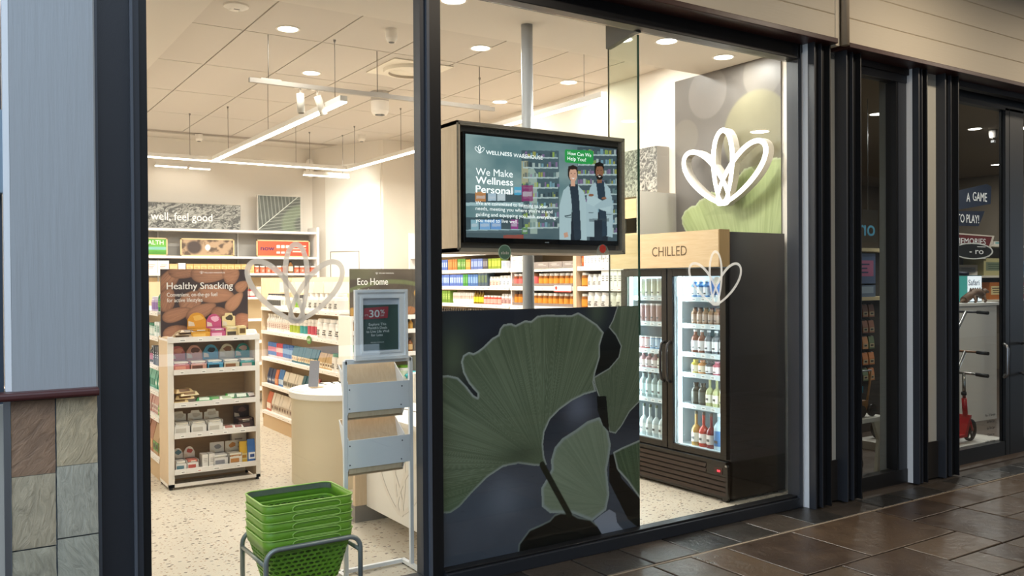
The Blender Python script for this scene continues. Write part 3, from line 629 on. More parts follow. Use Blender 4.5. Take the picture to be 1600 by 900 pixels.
def poster_art(img, u, v):
    n = fbm(u, v, 3, 1)
    img[:] = mixc('1d1f29', '30343f', smooth(.2, .8, n))
    low = smooth(.62, .25, v); img[:] = img*(1-low[..., None])+mixc('3c414d', '5d626e', n)*low[..., None]
    put(img, np.exp(-((u-.28)**2+(v-.23)**2)/.009)*.5, '8a8e9b'); put(img, np.exp(-((u-.66)**2+(v-.57)**2)/.006)*.8, '7b7f90')
    put(img, np.exp(-((u-.05)**2/.005+(v-.82)**2/.012)), '5d6650', .9)
    put(img, np.exp(-((u-.76)**2/.002+(v-.98)**2/.004)), '55604f', .9)
    ginkgo_leaf(img, u, v, LEAF_C, '7b8770', '929c84', '9aa48e', (.83, .12), .014, 20, 'a9afae')
    put(img, inside(u, v, BLOSSOM), '9b9fae'); put(img, inside(u, v, DARK_3), '060806')
    ginkgo_leaf(img, u, v, LEAF_D, '3f5138', '5f7052', '77856b', (1.02, .0), .009, 30)
    put(img, inside(u, v, DARK_1), '0f120f')
    ginkgo_leaf(img, u, v, LEAF_B, '59644f', '747e66', '8c957e', (.84, .40), .006, 40); put(img, inside(u, v, DARK_2), '0d100e')
    ginkgo_leaf(img, u, v, LEAF_A, '59644c', '7b866c', '9aa48c', (.475, .345), .009, 50)
    put(img, inside(u, v, LEAF_A)*smooth(.42, .24, v), '3f5a2c', .35)
    put(img, np.exp(-((u-.36)**2/.01+(v-.40)**2/.002))*inside(u, v, LEAF_A), '22301f', .5)
    put(img, inside(u, v, LEAF_E), '070a07'); dE = edge_dist(u, v, LEAF_E[:-1], 1, False); put(img, (1-smooth(.001, .006, dE))*smooth(-.01, .0, v), '9aa29a', .6)
    dS = edge_dist(u, v, [(.468, .345), (.53, .24), (.607, .112)], 1, False); put(img, 1-smooth(.011, .016, dS), '141d12')
ink('printed_art', (2.262, .006, .086), FX, FZ, 1.424, 1.398, 400, 400, poster_art, PRINT, t)
DEC = decal_mat('frosted_vinyl', 'd6cfc5', .82); DEC2 = decal_mat('frosted_vinyl_thin', 'f1efec', .6)
o = lotus(MB(), (1.45, -.0048, 1.452), FX, FZ, .485, .393, .054, 0, DEC).build('window_decal'); tag(o, 'frosted three-petal lotus decal stuck on the left window pane', 'decal')
o = lotus(MB(), (4.365, -.0048, 1.475), FX, FZ, .50, .372, .038, 0, DEC2).build('window_decal'); tag(o, 'frosted three-petal lotus decal on the pane before the chilled cabinet', 'decal')
def sticker(x, z, r, rings, lb):
    t = thing('window_sticker', lb, 'sticker', (x, -.005, z-r))
    mb = MB(); 
    for k, (rr, c, al) in enumerate(rings):
        mb.add([(x+rr*math.cos(2*PI*i/28), -.0046-.0003*k, z+rr*math.sin(2*PI*i/28)) for i in range(28)], [tuple(range(28))[::-1]], decal_mat('sticker_ink', c, al))
    mb.build('disc', t); return t
t = sticker(2.67, 1.812, .040, [(.043, 'a8c4ae', .8), (.039, '5f7f6b', .75)], 'round pale green sticker on the glass under the display screen')
mb = MB(); 
for k in range(5): mb.box(2.645+.011*k, -.0064, 1.80, 2.651+.011*k, -.006, 1.812+.004*(k % 2), DEC)
mb.build('lettering', t)
t = sticker(3.385, 1.822, .046, [(.048, 'b9c2b9', .35)], 'round clear sticker with a red patch under the screen right corner')
MB().add([(3.385+.026*math.cos(2*PI*i/20), -.0062, 1.842+.026*math.sin(2*PI*i/20)) for i in range(20)], [tuple(range(20))], decal_mat('red_ink', 'd8483c', .85)).build('red_patch', t)
# ================================================================== DISPLAY SCREEN IN ITS TIMBER BOX
t = thing('display_screen', 'wide lit advertising screen in a timber box hung behind the glass', 'screen', (3.02, .25, 1.80))
sx0, sx1, sz0, sz1 = 2.42, 3.655, 1.815, 2.555   # timber box at y = .1
MB().box(sx0, .1, sz0, sx0+.022, .52, sz1, WOOD).box(sx1-.022, .1, sz0, sx1, .52, sz1, GREYWOOD).box(sx0, .1, sz1-.022, sx1, .52, sz1, GREYWOOD).box(sx0, .1, sz0, sx1, .52, sz0+.022, GREYWOOD).build('casing', t)
MB().box(sx0+.022, .14, sz0+.022, sx1-.022, .16, sz1-.022, M('6b6055', .7)).build('back_board', t)
MB().box(sx0, .098, sz0, sx0+.012, .1, sz1, GREYWOOD).box(sx0, .098, sz1-.012, sx1, .1, sz1, GREYWOOD).box(sx0, .098, sz0, sx1, .1, sz0+.012, GREYWOOD).box(sx1-.012, .098, sz0, sx1, .1, sz1, GREYWOOD).build('edge_trim', t)
MB().box(3.28, .52, 2.1, 3.52, .54, 2.3, STEEL).box(3.37, .54, 2.17, 3.42, .785, 2.23, STEEL).build('pole_bracket', t)
bx0, bx1, bz0, bz1 = 2.468, 3.608, 1.868, 2.50
MB().box(bx0, .108, bz0, bx1, .14, bz1, M('0c0d10', .25)).build('bezel', t, .003)
tx0, tz0, TW, TH = bx0+.014, bz0+.03, bx1-bx0-.028, bz1-bz0-.045
def cv(pts): return [((x-250)/880, 1-(y-(120+80*(x-250)/880))/(625-40*(x-250)/880)) for x, y in pts]
def pl(img, u, v, pts, c, a=1.): put(img, inside(u, v, cv(pts)), c, a)
def rc(img, u, v, x0, y0, x1, y1, c, a=1.): pl(img, u, v, [(x0, y0), (x1, y0), (x1, y1), (x0, y1)], c, a)
def el(img, u, v, cx, cy, rx, ry, c, a=1.):
    pl(img, u, v, [(cx+rx*math.cos(k*PI/12), cy+ry*math.sin(k*PI/12)) for k in range(24)], c, a)
def tv_art(img, u, v):
    n = fbm(u, v, 4, 9); img[:] = mixc('5f7f84', '8fa6a6', smooth(.2, .8, n))
    put(img, smooth(.55, .75, u), '55686f', .5)
    r = random.Random(3)
    rc(img, u, v, 553, 215, 770, 800, '3a4b55', .75); rc(img, u, v, 880, 190, 1140, 800, '3d4c55', .85)
    rc(img, u, v, 553, 280, 590, 420, 'a5a489'); pl(img, u, v, [(590, 330), (620, 325), (640, 360), (640, 730), (600, 730)], '9db0a6', .9)
    for (X0, X1, Y0, st, cnt) in ((560, 765, 255, 62, 8), (885, 1135, 235, 62, 9)):
        for k in range(cnt):
            y = Y0+st*k; rc(img, u, v, X0, y, X1, y+9, 'b9cdcd', .8)
            x = X0
            while x < X1-6:
                w = r.randint(8, 20); rc(img, u, v, x, y-r.randint(18, 34), x+w-3, y, r.choice(['6f8a8a', '8c6f9a', '9db84a', '7fa9b9', '4a5a62', 'b9c9c4', '2f3c44', 'a9a94a']), .7); x += w
    for k in range(3):
        y = (555, 720, 800)[k]; rc(img, u, v, 250, y-95 if k else 480, 560, y-20, '2c3a44', .8); rc(img, u, v, 250, y-20, 560, y, 'a9c4c9', .85)
    for (x, y, w, h, c) in ((300, 470, 55, 60, 'c98a52'), (365, 480, 45, 45, 'b9cfe0'), (415, 480, 45, 45, 'c9d9e0'), (510, 440, 42, 50, '4aa9d0'), (553, 430, 62, 98, '8a2f6a'), (322, 640, 55, 60, '7fb0e0'), (382, 640, 55, 60, '6fa0d9'), (490, 640, 40, 60, '9a3f8a'), (275, 640, 40, 60, '8fb9c9'), (553, 690, 32, 40, '5f8a52')):
        rc(img, u, v, x, y, x+w, y+h, c, .85); rc(img, u, v, x+4, y+h*.4, x+w-4, y+h*.7, 'c9d0d6', .5)
    rc(img, u, v, 450, 735, 560, 765, '9a4a3c', .8)
    # speech bubble
    pl(img, u, v, [(812, 206), (976, 212), (982, 220), (980, 290), (970, 300), (960, 298), (812, 288), (806, 280), (806, 212)], '2e9a4e')
    # two assistants in pale coats
    def person(cx, hy, skin, hair, coat, shirt, arms, w):
        rc(img, u, v, cx-w*.42, 600, cx+w*.36, 800, '1f2630')
        pl(img, u, v, [(cx-w*.18, hy+80), (cx-w*.38, hy+110), (cx-w*.55, hy+210), (cx-w*.56, hy+420), (cx-w*.1, hy+425), (cx-w*.02, hy+110)], coat)
        pl(img, u, v, [(cx+w*.22, hy+80), (cx+w*.46, hy+120), (cx+w*.60, hy+230), (cx+w*.56, hy+430), (cx+w*.3, hy+420), (cx+w*.12, hy+120)], coat)
        pl(img, u, v, [(cx-w*.14, hy+72), (cx+w*.2, hy+72), (cx+w*.26, hy+160), (cx+w*.34, hy+415), (cx+w*.06, hy+425), (cx-w*.06, hy+170)], shirt)
        el(img, u, v, cx, hy+4, 30, 50, hair); rc(img, u, v, cx-12, hy+40, cx+16, hy+84, skin); el(img, u, v, cx+3, hy+12, 24, 46, skin)
        pl(img, u, v, [(cx-30, hy-10), (cx-26, hy-40), (cx+2, hy-50), (cx+28, hy-38), (cx+32, hy-8), (cx+22, hy-22), (cx-18, hy-20)], hair)
        for s in (-9, 13): el(img, u, v, cx+s, hy+4, 4, 2.6, '33241f')
        pl(img, u, v, [(cx+1, hy+6), (cx+6, hy+22), (cx-2, hy+22)], '9a6a55', .5); pl(img, u, v, [(cx-9, hy+32), (cx+14, hy+32), (cx+3, hy+40)], 'f0e6e0')
    person(852, 352, 'd2a48c', '2a1f1c', 'a9c0c6', '2a3642', 0, 150)
    pl(img, u, v, [(800, 620), (840, 612), (842, 618), (802, 628)], '3a4a52'); pl(img, u, v, [(795, 728), (820, 722), (822, 752), (800, 758)], 'c59880')
    person(1017, 332, '8a5f48', '15120f', 'a3bac2', '2a3a48', 1, 150)
    el(img, u, v, 1020, 380, 20, 16, '1a1512'); pl(img, u, v, [(1010, 372), (1032, 372), (1021, 381)], 'e6dcd4')
    pl(img, u, v, [(938, 500), (950, 480), (1060, 540), (1095, 560), (1085, 600), (1040, 590), (940, 545)], 'adc4ca')
    pl(img, u, v, [(1098, 500), (1100, 560), (1000, 580), (985, 560), (1030, 530)], '9fb6be'); el(img, u, v, 965, 492, 16, 9, '8a5f48'); el(img, u, v, 1048, 512, 16, 8, '8a5f48')
    rc(img, u, v, 952, 640, 1078, 660, '39474f', .6)
    rc(img, u, v, 985, 650, 1035, 790, '232d38')
    for (x0, x1, y) in ((950, 980, 600), (1062, 1098, 612), (805, 850, 628)): rc(img, u, v, x0, y, x1, y+5, '44545c', .8)
ink('screen_image', (tx0, .108, tz0), FX, FZ, TW, TH, 300, 220, tv_art, SCREEN, t, .0012)
TE = M('f4f8f8', .4, 0, 0, 60, .9)
def S(x, y): 
    (a, b), = cv([(x, y)]); return a*TW, b*TH
def sl(body, x, y, x2, hpx, bold=0.):
    a, b = S(x, y); c, _ = S(x2, y); return (body, a, b, c-a, hpx*TH/600., bold)
ln = [sl('WELLNESS', 357, 242, 498, 24, .012), sl('WAREHOUSE', 507, 258, 672, 24, 0), sl('We Make', 302, 368, 502, 44, -.004), sl('Wellness', 302, 420, 503, 44, .03), sl('Personal', 302, 474, 499, 44, .03),
      sl('We are committed to listening to your', 300, 548, 700, 22), sl("needs, meeting you where you're at and", 300, 580, 728, 22), sl('guiding and equipping you with everything', 300, 616, 746, 22), sl('you need to live well.', 300, 652, 530, 22),
      sl('How Can We', 822, 240, 966, 24), sl('Help You?', 820, 272, 934, 24)]
letter(ln, (tx0, .108, tz0), FX, FZ, TE, t, lift=.003)
a, b = S(322, 232); lotus(MB(), (tx0+a, .104, tz0+b-.004), FX, FZ, .062, .045, .05, 0, TE).build('lotus_mark', t)
MB().box(3.03, .1055, 1.876, 3.06, .1075, 1.882, M('8a8f94', .4)).build('maker_mark', t)

# ================================================================== CHILLED CABINET
FR = thing('drinks_fridge', 'tall black double-door glass fridge full of bottles at the right of the window', 'fridge', (5.12, .9, 0))
X0, X1, Y0, Y1 = 4.80, 5.44, .30, 1.50; BK = M('17130f', .35); BKG = M('3a3535', .3); IN = M('c5d2d6', .5)
MB().box(X0+.04, Y0, .30, X1, Y0+.03, 2.0, BKG).build('side_panel', FR); MB().box(X0+.04, Y1-.03, .02, X1, Y1, 2.0, BKG).build('side_panel', FR)
MB().box(X0+.02, Y0+.0, .02, X1, Y0+.031, .30, BK).box(X0+.02, Y0+.03, .02, X1, Y1-.03, .30, BK).build('plinth', FR)
MB().box(X1-.02, Y0+.03, .3, X1, Y1-.03, 2.0, IN).box(X0+.05, Y0+.03, 1.74, X1, Y1-.03, 2.0, BK).box(X0+.08, Y0+.03, .30, X1, Y1-.03, .325, IN).box(X0+.10, .925, .325, X1-.02, .94, 1.74, IN)\
    .box(X0+.08, Y0+.03, .32, X1-.02, Y0+.04, 1.74, IN).box(X0+.08, Y1-.04, .32, X1-.02, Y1-.03, 1.74, IN).box(X0+.08, Y0+.03, 1.725, X1-.02, Y1-.03, 1.74, IN).build('liner', FR)
MB().box(X0+.05, Y0+.01, .02, X0+.06, Y1, .30, BK).build('grille_backing', FR)
for k in range(6):
    z = .045+.038*k; a = Y0+.02 if k not in (4, 5) else Y0+.22
    MB().prism([(X0, z), (X0+.006, z+.026), (X0+.045, z+.012), (X0+.045, z-.006)], 'y', a, Y1-.02, M('2b1d18', .4)).build('grille_slat', FR)
MB().box(X0, Y0+.0, .02, X0+.05, Y0+.02, .30, BK).box(X0, Y0, .275, X0+.05, Y1, .30, BK).box(X0, Y0+.02, .19, X0+.02, Y0+.21, .275, BK).build('grille_frame', FR)
MB().box(X0-.003, Y0+.05, .205, X0, Y0+.13, .25, M('3a1512', .4)).box(X0-.004, Y0+.07, .22, X0-.003, Y0+.10, .235, M('ff3040', .4, 0, 0, 60, 2.)).build('thermostat', FR)
MB().box(X0-.012, Y0-.004, .268, X0+.01, Y0+.014, .282, STEEL).build('hinge', FR)
for (qx, qy) in ((.02, .03), (.55, .03), (.02, 1.12), (.55, 1.12)): MB().box(X0+qx, Y0+qy, 0, X0+qx+.04, Y0+qy+.04, .02, BK).build('foot', FR)
# timber header with lettering
hd = MB().box(X0-.09, Y0-.005, 1.742, X0+.02, Y1+.02, 2.015, WOODY).box(X0-.088, Y0-.012, 1.742, X0+.02, Y0-.005, 2.015, wood_mat('birch_end', 'b08d5e', 'c29e6e')).build('header', FR)
letter([('CHILLED', .52, .092, .385, .078, -.008)], (X0-.09, Y1+.02, 1.742), GX, FZ, M('6b5234', .6), FR)
# doors
FG = glass_mat('fridge_glass', (.97, .99, .99))
for (a, b, hs) in ((Y0+.012, .925, 1), (.935, Y1-.012, -1)):
    dr = MB().box(X0-.0, a, .315, X0+.04, a+.058, 1.735, BK).box(X0, b-.058, .315, X0+.04, b, 1.735, BK).box(X0, a+.058, .315, X0+.04, b-.058, .36, BK).box(X0, a+.058, 1.675, X0+.04, b-.058, 1.735, BK).build('door', FR, .003)
    MB().box(X0+.015, a+.058, .36, X0+.02, b-.058, 1.675, FG).build('glass_pane', dr)
    MB().box(X0+.02, a+.055, .357, X0+.03, a+.062, 1.68, IN).box(X0+.02, b-.062, .357, X0+.03, b-.055, 1.68, IN).box(X0+.02, a+.055, .355, X0+.03, b-.055, .364, IN).build('gasket', dr)
    hy = b-.03 if hs == 1 else a+.03
    MB().tube([(X0+.002, hy, .84), (X0-.03, hy, .86), (X0-.042, hy, .93), (X0-.042, hy, 1.07), (X0-.03, hy, 1.14), (X0+.002, hy, 1.16)], .011, BKG, 10).build('door_handle', dr)
LEDC = M('e8f6ff', .5, 0, 0, 60, 5.0)
for yy in (.84, 1.42):
    MB().box(X0+.055, yy, .36, X0+.075, yy+.022, 1.70, LEDC).build('light_tube', FR)
    lamp('fridge_lamp', 'AREA', (X0+.07, yy-.012, 1.03), K_FRIDGE, (.85, .95, 1), .02, 1.3, direction=(.35, -1, 0), parent=FR)
lamp('fridge_lamp', 'AREA', (X0+.07, Y0+.055, 1.03), K_FRIDGE, (.85, .95, 1), .02, 1.3, direction=(.35, 1, 0), parent=FR)
lamp('fridge_lamp', 'AREA', (X0+.30, .62, 1.715), K_FRIDGE, (.85, .95, 1), .3, .5, direction=(0, 0, -1), parent=FR)
lamp('fridge_lamp', 'AREA', (X0+.30, 1.2, 1.715), K_FRIDGE, (.85, .95, 1), .3, .5, direction=(0, 0, -1), parent=FR)
FZS = [.345, .67, .915, 1.075, 1.30, 1.51]
for z in FZS:
    for (a, b) in ((Y0+.045, .922), (.943, Y1-.045)):
        s = MB().box(X0+.10, a, z-.012, X1-.03, b, z, M('dfe8ec', .4)).box(X0+.09, a, z-.032, X0+.10, b, z+.006, M('cfdde4', .3)).build('shelf', FR)
        if z < 1.6:
            tk = MB(); r2 = random.Random(int(z*100))
            for k in range(5): yy = a+.06+k*(b-a-.12)/4.6; tk.box(X0+.0885, yy, z-.026, X0+.09, yy+.045, z-.004, M('f6f8f8', .5)).box(X0+.0878, yy+.008, z-.018, X0+.0885, yy+.036, z-.013, M('55606a', .5))
            tk.build('price_tickets', s)
t = thing('fridge_badge', 'small round white badge on the right fridge door', 'sticker', (X0-.005, .41, 1.62))
MB().prism([(.41+.03*math.cos(k*PI/10), 1.64+.03*math.sin(k*PI/10)) for k in range(20)], 'x', X0+.0125, X0+.0145, M('dfe6e2', .5)).build('disc', t)
# ================================================================== MURAL AND ILLUMINATED SIGN
mw = thing('wall_mural', 'grey and green ginkgo photo mural on the right wall behind the lit sign', 'mural', (5.49, .95, 1.9))
MB().box(5.488, .37, .02, 5.5, 1.54, 3.419, M('77716a', .7)).build('wallpaper', mw)
MUR = [(1.54, 1.9), (1.405, 2.061), (1.455, 2.138), (1.464, 2.203), (1.424, 2.254), (1.35, 2.291), (1.291, 2.297), (1.248, 2.336), (1.19, 2.352), (1.148, 2.369), (1.106, 2.397), (0.982, 2.375), (0.875, 2.446), (0.783, 2.517), (0.744, 2.552), (0.668, 2.563), (0.631, 2.53), (0.495, 2.605), (0.3, 2.60), (.3, 1.2), (1.54, 1.2)]
def mural_art(img, u, v):
    Y = 1.54-u*1.17; Z = 1.2+v*2.219
    n = fbm(u, v, 3, 5); img[:] = mixc('5b5550', '726c66', n)
    for (y, z, r, c) in ((1.15, 3.25, .22, '827b75'), (.55, 3.3, .2, '7f786f'), (1.42, 2.9, .16, '7a7368')):
        put(img, smooth(r*1.05, r*.95, np.hypot(Y-y, Z-z)), c, .55)
    put(img, smooth(.36, .33, np.hypot(Y-.62, Z-2.83)), '857f63', .8)
    P = [(y, z) for y, z in MUR]; m = inside(Y, Z, P); d = edge_dist(Y, Z, P)
    an = np.arctan2(Z-1.0, Y-.6); st = vnoise(an*30+20, np.hypot(Y-.6, Z-1)*1.2, 4, 7)
    put(img, m, mixc('98a46c', 'b6c18a', smooth(.1, .9, .5*st+.5*fbm(u, v, 4, 3)))); put(img, (1-smooth(.004, .022, d))*m, 'c3c9a4', .8)
    put(img, inside(Y, Z, [(.72, 2.2), (.55, 2.33), (.44, 2.5), (.42, 2.59), (.66, 2.56), (.9, 2.3), (1.2, 2.2)]), '98a570', .4)
ink('printed_art', (5.488, 1.54, 1.2), GX, FZ, 1.17, 2.219, 180, 300, mural_art, PRINT, mw)
sg = thing('lotus_sign', 'large glowing white three-petal lotus sign in front of the mural', 'illuminated sign', (5.35, .83, 2.24))
lotus(MB(), (5.33, .83, 2.262), GX, FZ, .90, .62, .052, .0, M('fffaf2', .4, 0, 0, 60, 3.2)).build('lit_face', sg)
lotus(MB(), (5.332, .83, 2.262), GX, FZ, .90, .62, .052, .065, M('cfc6ba', .6)).build('return', sg)
MB().tube([(5.42, .83, 2.30), (5.49, .83, 2.30)], .012, GREYP, 8).tube([(5.42, .83, 2.82), (5.49, .83, 2.82)], .012, GREYP, 8).build('standoff', sg)
# ================================================================== PRODUCTS (each one an object of its own)
PM = {}
def ink_bars(mb, x0, x1, z0, z1, y, col, n=3, seed=0):
    r = random.Random(seed); h = (z1-z0)/(2*n)
    for k in range(n):
        a = x0+(x1-x0)*r.uniform(0, .15); b = x1-(x1-x0)*r.uniform(0, .35); zz = z1-(2*k+1)*h
        mb.box(a, y-.0008, zz-h*.35, b, y, zz+h*.35, col)
def pmesh(kind, *a):
    """a product seen from its front (-y), base centre at the origin"""
    key = (kind,)+a
    if key in PM: return PM[key]
    mb = MB(); sd = len(PM)
    if kind == 'box':                      # w d h body label mark
        w, d_, h, c, lc, mk = a
        mb.box(-w/2, -d_/2, 0, w/2, d_/2, h, M(c, .5))
        if lc: mb.box(-w*.40, -d_/2-.0008, h*.28, w*.40, -d_/2, h*.78, M(lc, .5))
        if mk: ink_bars(mb, -w*.34, w*.34, h*.34, h*.72, -d_/2-.0008, M(mk, .6), 3, sd)
    elif kind == 'slim':                   # vertical book-like pouch: w d h body band
        w, d_, h, c, lc, mk = a
        mb.prism([(-d_/2, 0), (d_/2, 0), (d_/2*.8, h*.5), (.004, h), (-.004, h), (-d_/2*.9, h*.5)], 'x', -w/2, w/2, M(c, .45))
        mb.box(-w*.42, -d_/2-.0008, h*.12, w*.42, -d_/2+.004, h*.42, M(lc, .5))
        if mk: mb.box(-w*.25, -d_/2-.0016, h*.2, w*.25, -d_/2, h*.34, M(mk, .5))
    elif kind == 'bottle':                 # r h body cap label
        r, h, c, cap, lc, mk = a
        mb.lathe((0, 0, 0), [(0, 0, M(c, .25)), (r, 0, M(c, .25)), (r, h*.15, M(c, .25)), (r*1.01, h*.15, M(lc, .5)), (r*1.01, h*.55, M(lc, .5)), (r, h*.55, M(c, .25)), (r*.95, h*.66, M(c, .25)), (r*.45, h*.80, M(c, .25)), (r*.42, h*.88, M(c, .25)), (r*.5, h*.88, M(cap, .4)), (r*.5, h, M(cap, .4)), (0, h, M(cap, .4))], 10)
        if mk:
            for q in range(3): mb.box(-r*(.42-.1*q), -r*1.03, h*(.22+.09*q), r*(.42-.12*((q+1)%2)), -r*.9, h*(.255+.09*q), M(mk, .5))
    elif kind == 'jar':                    # wide tub with a lid
        r, h, c, cap, lc, mk = a
        mb.lathe((0, 0, 0), [(0, 0, M(c, .3)), (r, 0, M(c, .3)), (r, h*.12, M(c, .3)), (r*1.01, h*.12, M(lc, .5)), (r*1.01, h*.62, M(lc, .5)), (r, h*.62, M(c, .3)), (r*.98, h*.78, M(c, .3)), (r*.8, h*.82, M(c, .3)), (r*.86, h*.82, M(cap, .4)), (r*.86, h, M(cap, .4)), (0, h, M(cap, .4))], 12)
        if mk:
            for q in range(3): mb.box(-r*(.45-.12*q), -r*1.035, h*(.2+.1*q), r*(.42-.15*(q%2)), -r*.88, h*(.245+.1*q), M(mk, .5))
    elif kind == 'tube':                   # standing squeeze tube
        r, h, c, cap, lc, mk = a
        mb.lathe((0, 0, 0), [(0, 0, M(cap, .4)), (r*.8, 0, M(cap, .4)), (r*.8, h*.15, M(cap, .4)), (r, h*.15, M(c, .4)), (r, h*.4, M(c, .4)), (r, h*.4, M(lc, .4)), (r*.98, h*.7, M(lc, .4)), (r*.9, h*.97, M(c, .4)), (0, h, M(c, .4))], 10)
    elif kind == 'packet':                 # pillow packet lying flat
        w, d_, h, c, lc, mk = a
        mb.add([(-w/2, -d_/2, h*.2), (w/2, -d_/2, h*.2), (w/2, d_/2, h*.2), (-w/2, d_/2, h*.2), (-w*.4, -d_*.3, h), (w*.4, -d_*.3, h), (w*.4, d_*.3, h), (-w*.4, d_*.3, h), (-w*.4, -d_*.3, 0), (w*.4, -d_*.3, 0), (w*.4, d_*.3, 0), (-w*.4, d_*.3, 0)],
               [(0,1,5,4),(1,2,6,5),(2,3,7,6),(3,0,4,7),(4,5,6,7),(1,0,8,9),(2,1,9,10),(3,2,10,11),(0,3,11,8),(11,10,9,8)], M(c, .35))
        mb.add([(-w*.3, -d_*.46, h*.42), (w*.3, -d_*.46, h*.42), (w*.3, -d_*.31, h*1.01), (-w*.3, -d_*.31, h*1.01)], [(0, 1, 2, 3)], M(lc, .4))
        mb.add([(-w*.3, -d_*.2, h*1.01), (w*.2, -d_*.2, h*1.01), (w*.2, d_*.2, h*1.01), (-w*.3, d_*.2, h*1.01)], [(0, 1, 2, 3)], M(lc, .4))
    PM[key] = mb.mesh(kind+'_product'); return PM[key]
NAMES = {'box': 'carton', 'slim': 'pouch', 'bottle': 'bottle', 'jar': 'tub', 'tube': 'tube', 'packet': 'packet'}
def prod(spec, loc, label, group=None, rz=0., name=None, sc=1.):
    o = bpy.data.objects.new(name or NAMES[spec[0]], pmesh(*spec)); COL.objects.link(o); o.location = loc; o.rotation_euler = (0, 0, rz)
    if sc != 1.: o.scale = (sc,)*3
    WL[o.name] = Vector(loc); return tag(o, label, NAMES[spec[0]], group)
def wid(spec): return spec[1] if spec[0] in ('box', 'slim', 'packet') else spec[1]*2
RJ = random.Random(5)
def row(z, line, face, items, where):
    """items along a shelf: (spec, count, description); line = (fixed, start, end); face 'X' faces left, 'Y' faces the walkway"""
    fixed, a, b = line; s = 1 if b > a else -1; p = a
    for (spec, cnt, desc) in items:
        w = wid(spec)
        lab = desc+' '+where
        for k in range(cnt):
            c = p+s*w/2
            if (c-b)*s > 0: return
            j = RJ.uniform(-.004, .004)
            if face == 'X': prod(spec, (fixed+j, c, z), lab, lab if cnt > 1 else None, -PI/2)
            else: prod(spec, (c, fixed+j, z), lab, lab if cnt > 1 else None, 0)
            p += s*(w+RJ.uniform(.002, .007))
        p += s*.006
def tickets(mb, x0, x1, y, z, face, seed, mtt=None):
    r = random.Random(seed); p = min(x0, x1)+.04; e = max(x0, x1)-.06; m1 = M('fbf8f2', .5); m2 = M('6f6a66', .6); m3 = M('c8332f', .5)
    while p < e:
        w = r.uniform(.03, .05); k = m3 if r.random() < .08 else m2
        if face == 'Y': mb.box(p, y-.001, z+.004, p+w, y, z+.026, m1).box(p+.006, y-.0015, z+.012, p+w-.006, y-.001, z+.017, k)
        else: mb.box(y-.001, p, z+.004, y, p+w, z+.026, m1).box(y-.0015, p+.006, z+.012, y-.001, p+w-.006, z+.017, k)
        p += w+r.uniform(.05, .16)
    return mb

# ------------------------------------------------------------------ low display rack with the snacking board
R = thing('snack_display', 'white and birch end display rack stocked with snack boxes under the almond board', 'display rack', (1.85, 3.28, 0))
x0, x1, y0, y1 = 1.475, 2.205, 3.08, 3.42
BACKW = M('c6a47c', .6, 0, 0, 8., 0., (1, 1, 6), .06)
for (a, b) in ((x0, x0+.045), (x1-.035, x1)):
    MB().box(a+.001, y0+.004, .03, b-.001, y1, 1.215, WOOD).build('side_panel', R)
MB().box(x0+.0, y0-.002, .02, x0+.045, y0+.006, 1.222, WHITE).box(x1-.035, y0-.002, .02, x1, y0+.006, 1.222, WHITE).box(x0, y0-.002, .02, x1, y0+.02, .045, WHITE).box(x0, y1-.02, .02, x1, y1, .045, WHITE).box(x0, y0, .02, x0+.02, y1, .045, WHITE).box(x1-.02, y0, .02, x1, y1, .045, WHITE).build('base_frame', R)
MB().box(x0+.04, y1-.012, .045, x1-.03, y1-.004, 1.2, BACKW).build('back_panel', R)
for (fx, fy) in ((x0+.02, y0+.02), (x1-.02, y0+.02), (x0+.02, y1-.02), (x1-.02, y1-.02)): MB().cyl((fx, fy, 0), (fx, fy, .022), .014, BLACKF, 8).build('foot', R)
SZ = [1.203, .945, .682, .437, .150]
for k, z in enumerate(SZ):
    s = MB().box(x0+.045*(k > 0), y0-.004*(k == 0), z-.018, x1-.035*(k > 0), y1-.012, z, SHELFW).box(x0+.045*(k > 0), y0-.012, z-.03, x1-.035*(k > 0), y0-.004, z+.012, SHELFW).build('shelf', R)
    tickets(MB(), x0+.05, x1-.05, y0-.012, z-.028, 'Y', k).build('price_tickets', s)['kind'] = 'stuff'
hb = MB().box(1.468, y1-.14, 1.21, 2.172, y1-.125, 1.762, M('3b2c28', .5)).build('header_board', R)
def almond(img, u, v, cx, cy, a, b, th, c, seed):
    ca, sa = math.cos(th), math.sin(th); X = (u-cx)*1.27; Y = v-cy; a = a*.92; b = b*.9; p = (X*ca+Y*sa)/a; q = (-X*sa+Y*ca)/(b*(1-.28*np.clip((X*ca+Y*sa)/a, -1, 1)))
    r = p*p+q*q; m = smooth(1.06, .96, r); g = vnoise(q*5+9+seed, p*.5+4, 4, seed)
    col = mixc(c, 'c08c6c', np.clip(.1+.7*g, 0, 1)); sh = np.clip(1-.5*np.clip(r, 0, 1)**3, 0, 1)
    put(img, m, col*sh[..., None])
def almond_art(img, u, v):
    img[:] = mixc('33272a', '4a3a38', fbm(u, v, 4, 2))
    for i, a in enumerate(((.10, .86, .26, .13, .9, '6f4a3c'), (.30, .98, .3, .12, .1, '7a5444'), (.55, .93, .30, .15, 0, '8c6350'), (.80, .94, .14, .2, .2, '94664e'), (.06, .55, .2, .14, 1.2, '7b5141'), (.93, .74, .12, .09, .6, '9a6a4e'),
             (.62, .62, .30, .15, -.1, '9c6e56'), (.34, .52, .2, .17, .9, '8f6450'), (.84, .50, .2, .1, .85, 'a9795a'), (.18, .33, .24, .11, .3, '956851'), (.45, .36, .26, .12, .45, 'a07259'), (.16, .06, .2, .12, .3, '956851'), (.7, .3, .2, .11, -.4, '8a5a44'), (.95, .2, .16, .14, .2, '9b5a44'))):
        almond(img, u, v, *a, i*3)
ink('printed_art', (1.47, y1-.14, 1.212), FX, FZ, .70, .548, 170, 134, almond_art, PRINT, R)
